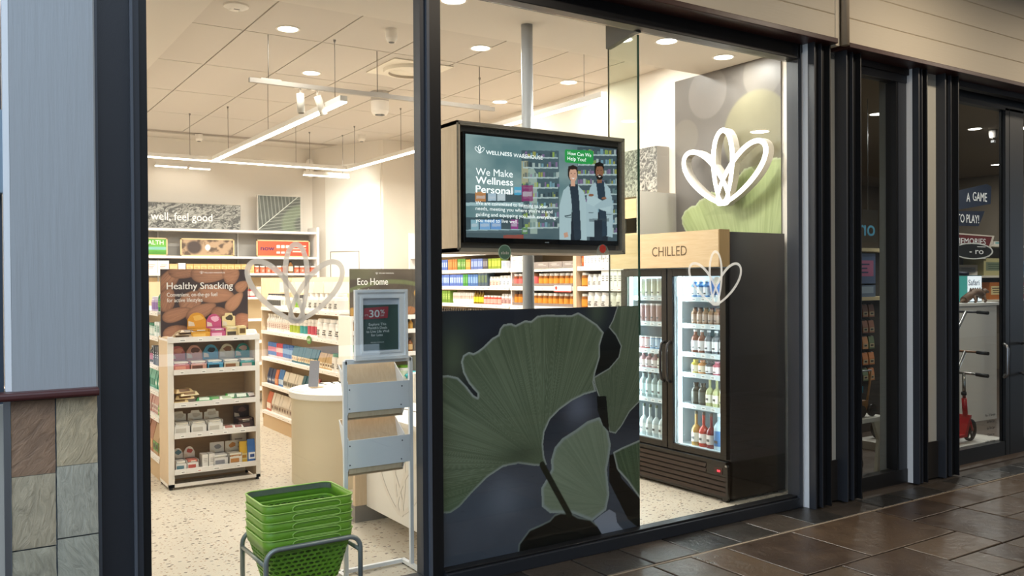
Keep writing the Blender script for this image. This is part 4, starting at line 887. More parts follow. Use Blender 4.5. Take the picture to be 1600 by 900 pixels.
TW_ = M('f3efe9', .5)
letter([('Healthy Snacking', .045, .385, .53, .058, .02), ('Convenient, on-the-go fuel', .045, .325, .40, .034, .008), ('for active lifestyles', .045, .28, .28, .034, .008), ('WELLNESS WAREHOUSE', .34, .515, .17, .012, 0)], (1.47, y1-.14, 1.212), FX, FZ, TW_, R, lift=.003)
lotus(MB(), (1.79, y1-.1425, 1.723), FX, FZ, .03, .024, .06, 0, TW_).build('lotus_mark', R)

def traybox(x, y, z, w, d_, h, hh, c, c2, bc, n, label, style='round', name='display_box', bar=None):
    """shelf-ready carton: tray in front, printed card behind, snack bars inside"""
    t = thing(name, label, 'display box', (x, y, z)); m = M(c, .5); g = .0018
    MB().box(x-w/2, y-d_/2, z, x+w/2, y+d_/2, z+.003, m).box(x-w/2, y-d_/2, z, x+w/2, y-d_/2+g, z+h*.7, m).box(x-w/2, y-d_/2, z, x-w/2+g, y+d_/2, z+h, m).box(x+w/2-g, y-d_/2, z, x+w/2, y+d_/2, z+h, m).box(x-w/2, y+d_/2-g, z, x+w/2, y+d_/2, z+h, m).build('tray', t)
    MB().box(x-w*.4, y-d_/2-.0012, z+h*.12, x+w*.25, y-d_/2, z+h*.5, M(c2, .5)).build('front_label', t)
    if style == 'round': prof = [(x-w/2, z+h*.6), (x+w/2, z+h*.6), (x+w*.48, z+hh*.72)]+[(x+w*.42*math.cos(a), z+hh*.72+hh*.28*math.sin(a)) for a in [PI*i/10 for i in range(1, 10)]]+[(x-w*.48, z+hh*.72)]
    elif style == 'tab': prof = [(x-w/2, z+h*.6), (x+w/2, z+h*.6), (x+w*.48, z+hh*.86), (x+w*.3, z+hh*.88), (x+w*.26, z+hh), (x-w*.26, z+hh), (x-w*.3, z+hh*.88), (x-w*.48, z+hh*.86)]
    else: prof = [(x-w/2, z+h*.6), (x+w/2, z+h*.6), (x+w/2, z+hh), (x-w/2, z+hh)]
    MB().prism(prof, 'y', y+d_/2-g, y+d_/2+g, m).build('back_card', t)
    if style != 'flat' or c2:
        rq = random.Random(int(x*1000)); MB().prism([(x+w*.06+w*.30*math.cos(a)*rq.uniform(.7, 1.1), z+hh*.78+hh*.13*math.sin(a)*rq.uniform(.6, 1.2)) for a in [2*PI*i/12 for i in range(12)]], 'y', y+d_/2-g-.001, y+d_/2-g, M(c2, .5)).prism([(x-w*.44, z+hh*.45), (x-w*.1, z+hh*.45), (x-w*.16, z+hh*.60), (x-w*.44, z+hh*.66)], 'y', y+d_/2-g-.001, y+d_/2-g, M('d9cdbb', .5)).build('emblem', t)
    for k in range(n):
        zz = z+.004+k*(h*.95/n); wob = (k % 2)*.004
        mb = MB().box(x-w*.43+wob, y-d_*.42, zz, x+w*.43-wob, y+d_*.34, zz+h*.85/n, M(bc[k % len(bc)], .35)); mb.box(x-w*.2+wob, y-d_*.42-.001, zz+.002, x+w*.25, y-d_*.42, zz+h*.55/n, M('f2ead8', .5)); mb.build('snack_bar', t)
    return t
yf = 3.16
traybox(1.735, yf, 1.204, .15, .13, .07, .20, 'd99a2b', 'e8b85a', ('e0a63a', 'c98a1f'), 4, 'gold snack display box on the rack top with a rounded gold card', name='snack_box')
traybox(1.875, yf+.01, 1.204, .125, .13, .07, .185, 'c0547c', 'e8b4c8', ('b04870', 'd890b0'), 4, 'pink snack display box beside the gold one on the rack top', name='snack_box')
traybox(2.0, yf+.03, 1.204, .11, .12, .08, .19, 'e4cf9a', '4a4030', ('e8d8a8',), 4, 'cream display box with a round top on the rack top', 'tab', name='snack_box')
prod(('box', .06, .08, .085, 'e6d29a', '7a5c2c', '4a3a20'), (2.07, 3.13, 1.204), 'small cream spotted carton standing at the right of the cream display box')
prod(('packet', .11, .12, .05, 'f1ece0', 'd8cfc0', None), (2.145, 3.16, 1.204), 'white packet lying at the right end of the rack top')
for k in range(5): prod(('packet', .17, .07, .022, 'b79c78', '6b543c', None), (1.60+.012*k, 3.13+.02*(k % 2), 1.204+.011*k), 'brown paper snack bars piled at the left end of the rack top', 'snack bars piled at the left end of the rack top', .1*k-.2)
cols = [('c9726a', 'e9a08a', 'coral'), ('d39a86', '6a4436', 'peach'), ('3f8fb0', '26323a', 'blue'), ('c9bfa4', '8a5c3c', 'cream'), ('2f8f84', 'c9b0a8', 'teal')]
for i, (c, c2, nm) in enumerate(cols): traybox(1.585+.132*i, 3.17, .946, .126, .15, .07, .19, c, c2, (c, 'efe3cf', c2), 5, nm+' snack display box with a rounded back card on the second rack level', name='snack_box')
sp = [(1.56, 'e0c58c', '8f6a3c'), (1.60, 'd8ba80', '7a5630'), (1.63, 'e6d09c', '8f6a3c'), (1.585, 'cfae78', '7a5630')]
for k, (xx, c, c2) in enumerate(sp): prod(('packet', .15, .11, .035, c, c2, None), (xx+.01, 3.15, .684+.026*k), 'pale gold snack packets piled at the left of the middle shelf', 'pale gold packets piled at the left of the middle rack shelf', .15*(k-1))
for k, (xx, c, c2, dd) in enumerate(((1.77, '3f9a52', 'e9f0dc', 'flat green and white packet left of the middle shelf centre'), (1.85, 'ece6d8', '5f9a4c', 'white packet lying flat in the middle of the middle shelf'), (1.93, 'f0ece2', 'b8c8a8', 'second white packet lying right of the middle shelf centre'), (2.0, '58b04a', 'e6f2dc', 'bright green packet leaning on the middle shelf'), (2.06, '2f5f3a', 'dfe8d6', 'dark green packet leaning near the right of the middle shelf'), (2.13, '5a3a34', 'ece2dc', 'brown and white packet at the right end of the middle shelf'))):
    prod(('packet', .13, .12, .03+.012*(k > 2), c, c2, None), (xx, 3.15+.01*(k % 2), .684), dd, None, .2*((k % 3)-1))
for i, nm in enumerate(('left', 'middle', 'right-hand')): traybox(1.585+.13*i, 3.16, .438, .12, .13, .09, .165, 'e9e5dd', 'cfc8bc', ('f2efe8', 'd9d2c4'), 6, nm+' one of three plain white display boxes on the fourth rack level', 'tab', name='snack_box')
prod(('packet', .10, .10, .03, 'e8e0d4', 'a05a44', None), (1.955, 3.15, .438), 'small white packet left of the dark box on the fourth rack level'); prod(('packet', .09, .10, .03, 'e4dcd0', '8a4a3c', None), (2.03, 3.14, .438), 'small white packet touching the dark box on the fourth rack level')
traybox(2.10, 3.19, .438, .13, .14, .075, .17, '3a2826', '6a4a44', ('4a3632', '6b5048', '8f7468'), 5, 'dark brown display box at the right of the fourth rack level', 'flat', name='snack_box')
traybox(1.575, 3.16, .151, .085, .13, .07, .155, 'e0dcd6', '5a7f8c', ('e8e4dc',), 4, 'white box with a blue-grey round emblem on the lowest rack shelf', name='snack_box')
traybox(1.665, 3.16, .151, .09, .13, .07, .16, 'e8e0d8', 'c05a50', ('e8e4dc', 'd87a68'), 4, 'white box with a red round emblem on the lowest rack shelf', name='snack_box')
for k in range(2): prod(('box', .045, .10, .10, 'e8e2da', None, 'a39a90'), (1.765+.052*k, 3.16, .151), 'slim white carton from a pair on the lowest rack shelf', 'slim white cartons on the lowest rack shelf')
traybox(1.89, 3.17, .151, .115, .13, .085, .17, 'ddd9d4', '8a8a90', ('f0eee8', 'c9c4bc'), 5, 'grey-backed box with a white front on the lowest rack shelf', 'flat', name='snack_box')
traybox(2.01, 3.17, .151, .105, .13, .085, .17, 'e2dacb', 'c98a4a', ('f2ead8', 'd98a3a'), 5, 'grey-backed box with an orange foot on the lowest rack shelf', 'flat', name='snack_box')
prod(('box', .12, .05, .26, 'dcd4c8', None, '9a9088'), (2.085, 3.30, .151), 'tall upright white card behind the yellow pouch on the lowest rack shelf')
prod(('slim', .07, .05, .17, 'e8b93a', 'f0d890', 'c88a20'), (2.085, 3.15, .151), 'yellow pouch standing on the lowest rack shelf')
prod(('slim', .07, .05, .185, '3f72b8', 'eef0f2', '2a4a8a'), (2.145, 3.13, .151), 'blue and white pouch at the right end of the lowest rack shelf')

# ------------------------------------------------------------------ gondolas (their left sides are in view)
def gondola(name, label, xf, xb, ya, yb, zs, top, back, seed):
    t = thing(name, label, 'shelving', ((xf+xb)/2, (ya+yb)/2, 0))
    MB().box(xf+.02, ya, 0, xb, yb, zs[-1]-.03, M('cdb08a', .6)).build('base', t)
    MB().box(xf+.36, ya, zs[-1]-.03, xf+.38, yb, top, back).build('back_panel', t)
    MB().box(xf+.01, yb-.02, .1, xf+.37, yb, top, WOOD).build('end_panel', t)
    for k, z in enumerate(zs):
        s = MB().box(xf+.004, ya, z-.02, xf+.36, yb-.02, z, SHELFW).box(xf, ya, z-.034, xf+.004, yb-.02, z+.004, SHELFW).build('shelf', t)
        tickets(MB(), ya, yb-.02, xf, z-.032, 'X', seed+k).build('price_tickets', s)['kind'] = 'stuff'
    return t
G1Z = [1.41, 1.20, .96, .745, .53, .19]
gondola('gondola_shelving', 'white gondola shelving running back behind the left side of the snack rack', 1.47, 2.2, 3.42, 5.8, G1Z, 1.66, M('d8c09a', .6), 5)
g1 = [
 [(('bottle', .035, .19, '1f7a4a', '2a8f5a', '3a9a5a', 'c8d84a'), 2, 'green bottle with a yellow-green mark'), (('jar', .04, .12, 'c9b8d8', 'e0d8ea', '9a7ab8', None), 3, 'pale purple jar')],
 [(('box', .09, .1, .12, 'e8f0f0', '9ac0b8', '4a7a70'), 2, 'white and pale green carton'), (('jar', .045, .10, 'c0d8d0', '3a8a6a', 'e8f0ea', None), 4, 'tub with a green lid')],
 [(('box', .06, .12, .16, '3a3f48', '22262e', 'd8dce0'), 3, 'charcoal carton with pale print'), (('bottle', .03, .14, '2a2e34', 'c0c4c8', 'b86a8a', None), 5, 'black bottle with a pink label')],
 [(('slim', .09, .06, .18, '3a9a84', '7ac0a8', 'e8f0e8'), 3, 'sea green upright pouch'), (('slim', .09, .06, .18, '5ab09a', '3a8a74', None), 4, 'pale sea green upright pouch')],
 [(('slim', .08, .06, .15, '5a9a3a', 'a8d868', '2a4a1a'), 2, 'leaf green upright pouch'), (('slim', .09, .06, .18, 'c8948a', 'd8c8c0', '8a5a50'), 4, 'dusty pink pouch')],
 [(('slim', .11, .08, .25, 'b08a5a', '5a8a3a', '3a2a1a'), 3, 'large brown paper bag with a green panel'), (('slim', .11, .08, .25, 'a0603a', 'c89a6a', None), 4, 'large rust brown bag')]]
for z, it in zip(G1Z, g1): row(z+.001, (1.54, 3.47, 5.7), 'X', it, 'on the gondola left of the snack rack')
G2Z = [1.365, 1.10, .80, .50, .19]
gondola('gondola_shelving', 'long white gondola shelving between the snack rack and the eco board', 3.04, 3.75, 3.40, 5.76, G2Z, 1.70, M('e4cda8', .6), 15)
Wh, Wh2 = 'ece8e2', 'f4f1ec'
g2 = [
 [(('bottle', .03, .155, Wh, '4a4a50', '5a5650', '2a2a2e'), 9, 'white bottle with a dark cap band'), (('box', .12, .12, .12, Wh2, 'd8d8cc', '8a8a84'), 3, 'plain white carton'), (('jar', .05, .15, Wh, 'f4f4f0', '7ab04a', 'e8c83a'), 2, 'white tub with a green and yellow label'), (('box', .10, .12, .15, '4a4a4c', 'e8e4de', '2a2a2c'), 1, 'charcoal carton with a pale panel'), (('jar', .065, .17, Wh2, Wh2, 'e2ddd4', '3a3a3c'), 9, 'large white powder tub with dark print')],
 [(('bottle', .034, .19, Wh2, Wh2, 'e8dcd2', '9a4a3a'), 11, 'white bottle speckled with russet marks'), (('jar', .05, .15, Wh, Wh2, 'a8b83a', None), 3, 'white tub with a lime band'), (('jar', .05, .16, Wh, Wh2, '3a9a9a', None), 2, 'white tub with a teal band'), (('jar', .05, .17, Wh, Wh2, 'c04a5a', None), 3, 'white tub with a red band'), (('jar', .075, .19, 'e8e4e0', Wh2, 'f2efea', '2a2a2c'), 9, 'wide white tub with a bold black mark')],
 [(('tube', .022, .17, '4a78b8', 'e8e4e0', 'd8889a', None), 6, 'blue squeeze tube with a pink band'), (('tube', .022, .17, 'c84a5a', 'e8e4e0', 'e8c8c0', None), 4, 'red squeeze tube with a pale band'), (('tube', .022, .17, '3a6ab0', 'e8e4e0', '8ab0d8', None), 7, 'blue and pale blue squeeze tube'), (('slim', .06, .07, .17, '2f6a7a', 'e0d0b0', 'b08a5a'), 12, 'teal and cream pouch'), (('slim', .06, .07, .15, 'c8a878', 'e8dcc4', '6a4a2a'), 6, 'tan and cream pouch'), (('jar', .06, .17, Wh, '4a8a4a', 'e8e4dc', '3a3a3a'), 2, 'white tub with a green lid'), (('jar', .075, .17, Wh2, 'b83a4a', 'efeae4', '4a6ab0'), 5, 'white tub with a red lid')],
 [(('slim', .05, .06, .17, '2a3a5a', '5a6a8a', 'd8d8d8'), 5, 'navy upright pouch'), (('slim', .05, .06, .17, 'c86a3a', 'e8a87a', None), 2, 'orange upright pouch'), (('slim', .05, .06, .18, '3a78b8', 'c8d8e8', None), 3, 'bright blue upright pouch'), (('slim', .07, .07, .17, 'd8d0c0', '8a8474', '5a5648'), 8, 'stone grey upright pouch'), (('slim', .08, .07, .18, '1f5a6a', '2a7a8a', None), 2, 'dark teal upright pouch'), (('slim', .09, .07, .18, 'b0524a', 'd8887a', None), 3, 'brick red upright pouch'), (('slim', .1, .07, .15, 'e4dac8', 'c0b098', '6a5a48'), 4, 'cream upright pouch'), (('box', .14, .12, .11, 'e0dcd4', 'c8c4bc', '4a4a48'), 4, 'pale grey carton with dark print')],
 [(('slim', .08, .08, .21, 'c86a4a', 'e8dccc', None), 2, 'rust orange upright bag'), (('slim', .08, .08, .21, 'dcd2c4', 'b8a894', '6a5040'), 14, 'oatmeal upright bag'), (('slim', .08, .08, .19, 'a8603e', 'e8d8c8', None), 3, 'chestnut upright bag'), (('slim', .08, .08, .2, 'e8e0d4', 'c8483a', None), 4, 'white bag with a red panel')]]
for z, it in zip(G2Z, g2): row(z+.001, (3.122, 5.70, 3.42), 'X', it, 'on the long gondola mid shop')
for k in range(6): prod(('box', .235, .16, .11, ('f3e9d6', 'efe4cf', 'f6eddc')[k % 3], None, None), (3.15, 5.05-.265*k, 1.366+.174), 'flat cream carton lying on top of the large white tubs on the long gondola', 'flat cream cartons on the large white tubs', -PI/2)
tg = thing('save_tag', 'round green SAVE tag clipped to the shelf edge of the long gondola', 'price tag', (3.03, 4.15, 1.06))
MB().prism([(4.15+.062*math.cos(k*PI/10), 1.075+.042*math.sin(k*PI/10)) for k in range(20)], 'x', 3.026, 3.030, M('5c8c3a', .5)).box(3.030, 4.14, 1.08, 3.040, 4.16, 1.095, WHITE).build('disc', tg)
letter([('SAVE', .022, .026, .075, .026, .02)], (3.026, 4.21, 1.036), GX, FZ, TW_, tg)

# ------------------------------------------------------------------ end display with the eco board
Ee = thing('eco_display', 'white end display with bottles under the dark Eco Home board', 'display rack', (3.4, 3.25, 0))
MB().box(3.035, 3.12, .03, 3.06, 3.40, 1.34, WHITE).box(3.715, 3.12, .03, 3.74, 3.40, 1.34, WHITE).box(3.06, 3.385, .05, 3.715, 3.398, 1.34, M('cbb391', .6)).box(3.035, 3.12, 0, 3.74, 3.40, .05, WHITE).build('frame', Ee)
EZ = [1.33, 1.20, .99, .735, .43, .15]
for k, z in enumerate(EZ):
    s = MB().box(3.06, 3.12, z-.018, 3.715, 3.39, z, SHELFW).box(3.06, 3.112, z-.03, 3.715, 3.12, z+.01, SHELFW).build('shelf', Ee)
    tickets(MB(), 3.06, 3.715, 3.112, z-.028, 'Y', 40+k).build('price_tickets', s)['kind'] = 'stuff'
MB().box(3.04, 3.13, 1.335, 3.735, 3.145, 1.765, M('4a4038', .5)).build('header_board', Ee)
def eco_art(img, u, v):
    img[:] = mixc('443b33', '6a5e50', fbm(u, v, 3, 12))
    put(img, smooth(.06, .03, np.abs(v-.55-.6*u+.5*u*u))*.5, '7f8a5a'); put(img, smooth(.11, .09, np.hypot((u-.98)*1.6, v-.48)), 'c99a4e'); put(img, smooth(.1, .08, np.hypot((u-.86)*1.2, v-.1)), 'b5774a', .7)
    put(img, smooth(.1, .08, np.hypot((u-.03)*1.6, v-.1)), 'c99a4e', .8); put(img, smooth(.75, .8, v)*smooth(.5, .2, u), '7a7a58', .4)
    for k in range(7): put(img, smooth(.006, .002, np.abs(u-.62-.05*k-.04*np.sin(v*9+k)))*smooth(.9, .4, v), '3a322b', .5)
ink('printed_art', (3.04, 3.13, 1.335), FX, FZ, .695, .43, 120, 76, eco_art, PRINT, Ee)
letter([('Eco Home', .07, .285, .30, .064, .014), ('Your clean', .07, .225, .16, .03, .0), ('WELLNESS WAREHOUSE', .28, .385, .15, .012, 0)], (3.04, 3.13, 1.335), FX, FZ, TW_, Ee, lift=.003)
lotus(MB(), (3.30, 3.1285, 1.716), FX, FZ, .026, .02, .06, 0, TW_).build('lotus_mark', Ee)
ecow = 'on the eco display beside the mullion'
row(1.201, (3.17, 3.07, 3.7), 'Y', [(('bottle', .02, .095, 'b8853a', 'e8e2d8', 'c89a4a', None), 14, 'small amber dropper bottle')], ecow)
row(.991, (3.17, 3.07, 3.7), 'Y', [(('bottle', .03, .16, Wh, Wh2, '8ab08a', None), 4, 'white bottle with a sage label'), (('bottle', .026, .14, 'a84a5a', '2a2a2c', 'd8889a', None), 4, 'rose bottle with a black cap'), (('bottle', .026, .13, '7a4a28', '2a2a2c', 'c8a878', None), 4, 'brown bottle with a black cap')], ecow)
row(.736, (3.20, 3.10, 3.7), 'Y', [(('box', .08, .08, .12, 'e8e0c8', 'd8b84a', None), 2, 'cream carton with a yellow panel'), (('jar', .075, .19, '6a9a2a', Wh2, '6a9a2a', Wh2), 1, 'large green tub with a white lid'), (('jar', .055, .13, Wh, '6a9a2a', 'd8e0c8', None), 3, 'white tub with an olive lid')], ecow)
tb = thing('teal_bag', 'crumpled turquoise bag lying on the eco display beside the mullion', 'bag', (3.72, 3.08, .735))
bm_ = bmesh.new(); bmesh.ops.create_icosphere(bm_, subdivisions=3, radius=1); rb = random.Random(3)
for v_ in bm_.verts: f = 1+.22*math.sin(v_.co.x*5+1)*math.cos(v_.co.y*6)+.1*math.sin(v_.co.z*11); v_.co = Vector((3.70+v_.co.x*.13*f, 3.09+v_.co.y*.07*f, .776+max(-.038, v_.co.z*.045*f)))-Vector((3.72, 3.08, .735))
me = bpy.data.meshes.new('bag'); bm_.to_mesh(me); bm_.free(); me.materials.append(M('2fa5ad', .3)); [setattr(p, 'use_smooth', True) for p in me.polygons]
bo = bpy.data.objects.new('bag_body', me); COL.objects.link(bo); bo.parent = tb; WL['bag_body'] = WL[tb.name]

# ------------------------------------------------------------------ back wall shelving
B = thing('back_wall_shelving', 'grey and white wall shelving along the back wall with picture boards on top', 'shelving', (3.0, 7.8, 0))
MB().box(1.4, 7.96, .1, 4.42, 7.985, 2.34, M('aaa49c', .7)).box(1.4, 7.95, .1, 4.42, 7.96, 1.72, M('d9bd92', .6)).build('back_panel', B)
MB().box(4.42, 7.62, 0, 4.455, 7.985, 2.42, SHELFW).build('end_panel', B)
for k, z in enumerate([2.355, 2.0, 1.775, 1.45, 1.15, .85, .55, .2]):
    s = MB().box(1.4, 7.64, z-.03, 4.42, 7.96, z, SHELFW).build('shelf', B)
for xx in (2.36, 3.40): 
    MB().box(xx-.008, 7.93, .2, xx+.008, 7.955, 2.32, M('c9c5c0', .5)).build('upright', B)
t = thing('picture_board', 'long grey leafy board reading live well feel good on the top wall shelf', 'sign', (2.5, 7.75, 2.356))
MB().box(1.62, 7.735, 2.357, 3.39, 7.765, 2.70, M('a59c90', .6)).build('frame', t)
def bw_art(seed, s=4, lines=True):
    def f(img, u, v):
        n = fbm(u*3, v, s, seed); m = fbm(u*3+n, v+n, s*1.4, seed+8); rg = np.abs(np.sin((m*6+u*5+n*3)*1.6))
        img[:] = mixc('3e3c38', 'aeaba2', np.clip(.1*n+.9*rg**3, 0, 1)); put(img, smooth(.3, .2, m), '403e3a', .6)
    return f
ink('printed_art', (1.63, 7.735, 2.367), FX, FZ, 1.75, .325, 260, 50, bw_art(31), PRINT, t)
letter([('live well, feel good', .40, .10, .98, .105, .02)], (1.63, 7.735, 2.367), FX, FZ, TW_, t, lift=.004)
t = thing('leaf_picture', 'square grey veined leaf picture on the top wall shelf', 'picture', (3.95, 7.8, 2.356))
MB().box(3.63, 7.78, 2.357, 4.25, 7.83, 2.86, M('c9c2b8', .6)).build('canvas', t)
def leaf_art(img, u, v):
    img[:] = mixc('45473f', '66685e', fbm(u, v, 4, 44)); 
    dd = (v-.02-u*1.05); w = np.where(dd > 0, np.sin((u*1.2+v*.1)*60), np.sin((v*1.25-u*.25)*55)); put(img, smooth(.5, 1, w), 'a3a599', .6)
    put(img, smooth(.018, .006, np.abs(dd)), 'dcddd4', .95); put(img, smooth(.4, .5, u)*smooth(.2, .1, np.abs(np.hypot(u-1.15, v-.2)-.45))*.4, '8c9a78')
ink('printed_art', (3.64, 7.78, 2.367), FX, FZ, .60, .483, 110, 90, leaf_art, PRINT, t)
def plaque(x0, x1, z0, z1, lb, fn, frame='d9bd8c', y=7.74):
    t = thing('shelf_sign', lb, 'sign', ((x0+x1)/2, y, z0)); b = .016
    MB().box(x0, y, z0, x1, y+.02, z0+b, M(frame, .5)).box(x0, y, z1-b, x1, y+.02, z1, M(frame, .5)).box(x0, y, z0, x0+b, y+.02, z1, M(frame, .5)).box(x1-b, y, z0, x1, y+.02, z1, M(frame, .5)).build('frame', t)
    MB().box(x0+b, y+.008, z0+b, x1-b, y+.016, z1-b, M('6a5a4c', .6)).build('backing', t)
    ink('printed_art', (x0+b, y+.008, z0+b), FX, FZ, x1-x0-2*b, z1-z0-2*b, 90, 30, fn, PRINT, t); return t
def green_art(img, u, v): img[:] = mixc('3f8f2a', '7cc04a', fbm(u, v, 5, 3)); put(img, smooth(.12, .06, np.abs(v-.4)), '8fc0c4', .7); put(img, smooth(.3, .1, v), '4f8a2a', .8)
g = plaque(1.75, 2.44, 2.001, 2.235, 'bright green framed sign on the second wall shelf', green_art); letter([('HEALTH', .34, .13, .28, .06, .01)], (1.77, 7.746, 2.015), FX, FZ, TW_, g, lift=.003)
def brown_art(img, u, v):
    n = fbm(u*3, v, 3, 77); img[:] = mixc('5a4636', 'b39474', smooth(.35, .6, n)); put(img, smooth(.07, .05, np.hypot((u-.5)*4, (v-.5))*.3), 'f0e6dc'); put(img, smooth(.16, .1, np.hypot((u-.24)*3, v-.5)*.3), '4a3a34')
plaque(2.60, 3.30, 2.001, 2.235, 'brown dried-fruit picture sign in a birch frame on the second wall shelf', brown_art)
def orange_art(img, u, v):
    img[:] = mixc('d0603a', 'c8492c', u)
    for cx in (.40, .49, .58): put(img, (np.abs(u-cx) < .038)&(np.abs(v-.45) < .3), 'efe2d8'); put(img, (np.abs(u-cx) < .038)&(np.abs(v-.42) < .12), 'd0663f')
    for k in range(3): put(img, (u > .68)&(u < .95)&(np.abs(v-.7+.2*k) < .05), 'f2dccc', .8)
g = plaque(3.60, 4.36, 2.001, 2.235, 'orange sign picturing three tubs on the second wall shelf', orange_art); letter([('now', .05, .075, .19, .07, .03)], (3.61, 7.746, 2.015), FX, FZ, M('5a2a5a', .5), g, lift=.003)
row(1.776, (7.72, 2.02, 4.4), 'Y', [(('box', .135, .12, .16, Wh2, 'f4f1ec', 'd87a3a'), 3, 'tall white carton with an orange mark'), (('box', .1, .12, .12, 'd8b078', 'dcb88a', None), 1, 'plain kraft carton'), (('box', .09, .10, .13, 'f2ece4', None, None), 1, 'plain white carton'), (('box', .085, .12, .12, 'd2a868', 'e0bc84', '9a7038'), 10, 'kraft carton with brown print'), (('jar', .038, .1, 'c8643a', Wh2, 'd87a5a', 'f0e4dc'), 6, 'small orange tub with a white lid'), (('bottle', .035, .17, '8a5a2a', '2a2420', 'e8d8c0', None), 1, 'amber bottle with a black cap'), (('jar', .038, .1, 'b8502f', Wh2, 'cf7050', 'f0e4dc'), 6, 'small brick-red tub with a white lid')], 'on the third wall shelf')
row(1.451, (7.72, 3.40, 4.4), 'Y', [(('jar', .04, .13, 'b83a3a', '2a2a2a', 'e0c8c0', None), 2, 'red tub with a black lid'), (('box', .1, .1, .14, 'e8dccb', 'd8c8b0', None), 5, 'cream carton')], 'on the fourth wall shelf')

# ------------------------------------------------------------------ right wall shelving
Rw = thing('right_wall_shelving', 'tall birch and white wall shelving of bottles behind the poster and pole', 'shelving', (5.27, 3.7, 0))
RZ = [1.975, 1.775, 1.585, 1.385, 1.18, .95, .65, .35]
MB().box(5.485, 1.55, .1, 5.499, 5.97, 2.0, M('cfb48c', .6)).build('back_panel', Rw)
MB().box(5.04, 1.53, 0, 5.499, 1.555, 2.42, M('c9c1b6', .6)).build('near_end_panel', Rw)
MB().box(5.04, 5.95, 0, 5.499, 5.975, 2.27, SHELFW).build('far_end_panel', Rw)
MB().box(5.04, 2.42, .0, 5.49, 2.47, 2.02, WOOD).build('divider', Rw); MB().box(5.08, 3.60, .0, 5.49, 3.62, 2.0, SHELFW).build('divider', Rw)
for k, z in enumerate(RZ):
    for (a, b) in ((1.56, 2.42), (2.47, 3.60), (3.62, 5.95)):
        s = MB().box(5.054, a, z-.02, 5.485, b, z, SHELFW).box(5.05, a, z-.036, 5.054, b, z+.006, SHELFW).build('shelf', Rw)
        if k < 6: tickets(MB(), a, b, 5.05, z-.034, 'X', 70+k+int(a*9)).build('price_tickets', s)['kind'] = 'stuff'
MB().box(5.05, 1.56, 2.02, 5.49, 3.6, 2.06, WOODY).box(5.04, 1.56, 2.19, 5.06, 3.6, 2.36, WOODY).box(5.05, 1.56, 2.34, 5.49, 3.6, 2.36, WOODY).build('birch_header', Rw)
MB().box(5.055, 1.72, 2.06, 5.065, 3.6, 2.19, M('3a332f', .5)).build('dark_sign', Rw)
letter([('CS', 1.50, .06, .09, .04, .01), ('#1', 1.66, .05, .09, .06, .02)], (5.055, 3.6, 2.06), GX, FZ, M('d8d2ca', .5), Rw)
X_ = 5.11
